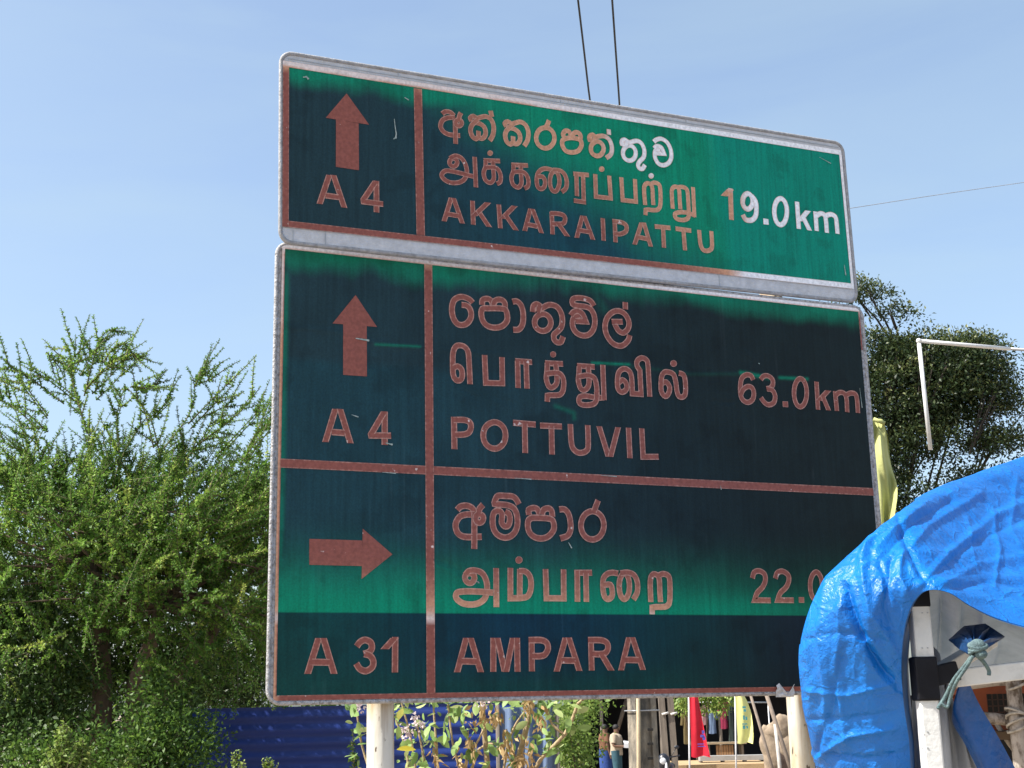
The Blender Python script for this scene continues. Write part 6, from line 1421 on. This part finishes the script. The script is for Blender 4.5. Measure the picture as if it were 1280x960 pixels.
# clothes hanging under the roof on a rail
rail = thing('hanging_rail', (W(890, 875, 39).x, 39, 0), 'metal rail with clothes hung on it under the stall roof', 'rail')
r0, r1 = W(868, 878, 39), W(960, 878, 39); MB().tube([r0, r1], 0.02, 8).build('bar', M_rail, rail, True)
for q in (r0, r1): MB().tube([(q.x, 39, -0.1), tuple(q)], 0.02, 8).build('upright', M_rail, rail, True)
def garment(px, py0, py1, w, mat, label):
    a, b = W(px, py0, 39), W(px, py1, 39); hw = w/2*39/FPX; root = thing('garment', tuple(a), label, 'garment', 'clothes on the rail'); h = a.z-b.z
    mb = MB(); rows = []
    for i in range(11):
        t = i/10; k = (.35+.65*min(1, t*5))*(1 if t < .9 else 1.03); rows.append([(a.x+hw*k*math.cos(s/16*6.283), 39+0.09*k*math.sin(s/16*6.283)+.02*math.sin(s*2.1+t*3), a.z-h*t+.01*math.sin(s)) for s in range(17)])
    mb.sheet(rows); mb.build('body', mat, root, True)
    for s in (-1, 1): MB().tube([(a.x+s*hw*.7, 39, a.z-h*.10), (a.x+s*hw*1.25, 39, a.z-h*.45)], [0.07, .055], 9, False).build('sleeve', mat, root, True)
    MB().tube([(a.x, 39, a.z), (a.x, 39, a.z+.06), (a.x+.02, 39, r0.z+.01)], .006, 5).build('hanger', M_rail, root, True)
garment(903.5, 873, 911, 9, simple('maroon_cloth', (.22, .010, .045), (.15, .006, .03), 5, .85), 'dark maroon garment hanging right of the blue one')
garment(889, 884, 917, 9, simple('faded_blue_cloth', (.13, .19, .30), (.09, .13, .22), 5, .85), 'faded blue garment hanging beside the red flag')
garment(879.5, 882, 906, 7, simple('dusty_pink_cloth', (.26, .14, .15), (.18, .1, .1), 5, .85), 'dusty pink garment half hidden by the red flag')
garment(912, 876, 930, 7, simple('black_green_cloth', (.02, .035, .03), (.012, .02, .018), 5, .85), 'long blackish green garment left of the yellow flag')
garment(857, 888, 930, 8, simple('olive_cloth', (.10, .07, .02), (.07, .05, .015), 5, .85), 'olive brown garment left of the red flag')

# counter, bench and platform
ct = thing('counter', (W(900, 940, 37).x, 37, 0), 'low wooden counter of upright boards under the hanging clothes', 'counter')
a, b = W(884, 929, 37), W(926, 929, 37); zt_ = a.z
mb = MB(); mb.box(((a.x+b.x)/2, 37, zt_), b.x-a.x+.2, .7, .05); mb.build('top', simple('light_wood', (.32, .24, .15), (.24, .18, .11), 6, .8, stretch=(1, 6, 1)), ct)
nb_ = 7; M_brd = simple('brown_boards', (.30, .17, .08), (.2, .11, .05), 4, .85); xs = W(895, 935, 36.7).x; xe = W(917, 935, 36.7).x
for k in range(nb_): MB().box((xs+(xe-xs)*(k+.5)/nb_, 36.72, zt_/2-.02), (xe-xs)/nb_-.012, .03, zt_-.06).build('front_board', M_brd, ct)
for q in (a.x, b.x): MB().box((q, 37, zt_/2-.02), .06, .5, zt_-.05).build('leg', M_wood, ct)
bn = thing('bench', (W(915, 950, 35.5).x, 35.5, 0), 'long pale grey plank bench in front of the stall', 'bench')
a, b = W(874, 948, 35.5), W(957, 947, 35.5)
MB().box(((a.x+b.x)/2, 35.5, a.z), b.x-a.x, .42, .12).build('seat', simple('pale_grey_plank', (.33, .32, .31), (.24, .235, .22), 3, .8), bn)
for t in (.02, .35, .68, .98): q = a.lerp(b, t); MB().box((q.x, 35.5, a.z/2-.03), .06, .34, a.z-.06).build('leg', M_wood, bn)
pl_ = thing('platform', (W(905, 958, 36).x, 38, 0), 'sandy tan earth platform under the bench and the counter', 'platform')
a, b = W(850, 957, 34), W(968, 957, 34)
MB().box(((a.x+b.x)/2, 35.6, a.z/2-0.03), b.x-a.x, 2.6, a.z+.05).build('mound', simple('tan_earth', (.42, .29, .15), (.34, .23, .12), 2, .95), pl_)

# bundle under a beige cloth, leaning poles, the car behind
bd = thing('cloth_bundle', (W(975, 940, 31).x, 31, 0), 'beige sacking draped over a heap beside the right signpost', 'bundle')
def heap(pts, name, mat, par, amp=.05, ry=.5):
    mb = MB()
    for (px, py, rx, rz) in pts:
        c_ = W(px, py, 31); bm = MB(); bm.blob(c_, rx, ry*rx, rz, 40, 30)
        for (vx, vy, vz) in bm.v:
            k = 1+amp*3*(float(fbm(np.array([vx*3.1+vz*2]), np.array([vz*2.2+vy*3]), 3)[0])-.45)+amp*.5*(1-abs(2*float(fbm(np.array([vx*7+vz*2]), np.array([vz*4-vx*5]), 2)[0])-.9)-.6); mb.v.append((c_.x+(vx-c_.x)*k, c_.y+(vy-c_.y)*k, c_.z+(vz-c_.z)*k))
        o_ = len(mb.v)-len(bm.v); mb.f += [tuple(i+o_ for i in f) for f in bm.f]
    return mb.build(name, mat, par, True)
heap([(976, 912, .33, .30), (966, 945, .25, .6), (985, 930, .3, .5)], 'sacking', simple('beige_sacking', (.36, .28, .20), (.20, .155, .11), 4, .95, bump=.6, bscale=9), bd, .35)
heap([(978, 950, .26, .38)], 'dark_goods', simple('brown_goods', (.12, .08, .06), (.05, .035, .03), 5, .9), bd, .4)
for (q0, q1, r_, lab) in (((988, 960), (956, 862), .05, 'brown pole leaning left across the beige bundle'), ((975, 962), (969, 905), .045, 'short pale pole standing before the beige bundle'), ((966, 962), (938, 868), .035, 'thin dark pole leaning beside the yellow flag')):
    a, b = W(*q0, 30), W(*q1, 30); lp = thing('leaning_pole', (a.x, 30, 0), lab, 'pole', 'poles by the bundle'); d_ = (b-a); a = a-d_*(a.z/d_.z)
    MB().tube([a, a.lerp(b, .5), b], [r_, r_*.95, r_*.85], 8).build('stick', simple('pole_wood', (.22, .175, .14) if 'pale' not in lab else (.48, .45, .41), None, 9, .85), lp, True)
def car():
    Y = 47.0; c_ = W(957, 900, Y); x = c_.x; root = thing('parked_car', (x, Y, 0), 'white parked car half hidden behind the yellow flag and the bundle', 'car')
    M_cw = simple('white_car_paint', (.72, .73, .75), None, 3, .25); M_gl = simple('dark_glass', (.02, .025, .03), None, 3, .08)
    mb = MB(); prof = [(-.8, .35), (-.82, .75), (-.80, .98), (-.66, 1.02), (-.58, 1.55), (-.45, 1.68), (.45, 1.68), (.58, 1.55), (.66, 1.02), (.80, .98), (.82, .75), (.8, .35)]
    z_ = .45
    mb.prism([(x+a, Y, b+z_) for a, b in prof], (0, 4.0, 0)); o = mb.build('body', M_cw, root); m_ = o.modifiers.new('bv', 'BEVEL'); m_.width = .05; m_.segments = 3
    mb = MB(); mb.prism([(x-.58, Y-.01, 1.08+z_), (x+.58, Y-.01, 1.08+z_), (x+.50, Y-.01, 1.50+z_), (x-.50, Y-.01, 1.50+z_)], (0, -.012, 0)); mb.build('windscreen', M_gl, root)
    for s in (-1, 1):
        mb = MB(); mb.prism([(x+s*.645, Y+.5, 1.10+z_), (x+s*.645, Y+3.2, 1.10+z_), (x+s*.60, Y+3.0, 1.48+z_), (x+s*.60, Y+.8, 1.48+z_)], (s*.012, 0, 0)); mb.build('side_window', M_gl, root)
        mb = MB(); mb.blob((x+s*.58, Y-.02, .80+z_), .13, .05, .08); mb.build('headlight', simple('lamp_lens', (.75, .76, .78), None, 9, .1), root, True)
        mb = MB(); mb.box((x+s*.88, Y+.7, 1.08+z_), .14, .08, .10, None, .02); mb.build('mirror', M_cw, root)
        for f in (.7, 3.2):
            mb = MB(); mb.tube([(x+s*.62, Y+f, .34), (x+s*.82, Y+f, .34)], .34, 20); w = mb.build('wheel', simple('car_tyre', (.02, .02, .02), None, 9, .9), root)
            mb = MB(); mb.tube([(x+s*.80, Y+f, .34), (x+s*.835, Y+f, .34)], .19, 16); mb.build('rim', M_rail, w)
    mb = MB(); mb.box((x, Y-.01, .60+z_), .9, .03, .16, None, .01); mb.build('grille', M_black, root)
car()
# shade net below the sign, between the plant and the bush
sn = thing('shade_net', (W(655, 930, 13.2).x, 13.2, 0), 'blue-grey shade net hung upright behind the straggly plant', 'net')
mb = MB(); rows = []
for i in range(24):
    rows.append([W(622+74*i/23, py, 13.2+.06*math.sin(i*.9)) for py in (884, 905, 930, 960, 1000, 1060, 1100)])
mb.sheet(rows).build('netting', simple('blue_grey_net', (.13, .19, .30), (.08, .12, .21), 8, .7, stretch=(5, 5, .4)), sn, True)
for px in (622, 696): c_ = W(px, 900, 13.2); MB().tube([(c_.x, 13.22, -.1), (c_.x, 13.22, W(px, 880, 13.2).z)], .02, 8).build('stake', M_wood, sn, True)
# distant line of trees closing the view
fw_c, fw_d = [], []
for k in range(14000):
    x = rng.uniform(-55, 60); b = 0.8+2.4*vnoise(np.array([x*.16+9]), np.array([3.3]))[0]+(2.2 if x < -5 else 0); q = rng.random(); fw_c.append((x, 75+rng.normal()*1.5, q*b*1.05)); fw_d.append(rng.normal(size=3))
fw = leaves('distant_woods', np.array(fw_c), np.array(fw_d), rng.uniform(.3, .7, 14000), rng.uniform(.2, .45, 14000), M_bushleaf, None)
tag(fw, 'far low line of green trees closing the view below the sign', 'woods', kind='stuff')
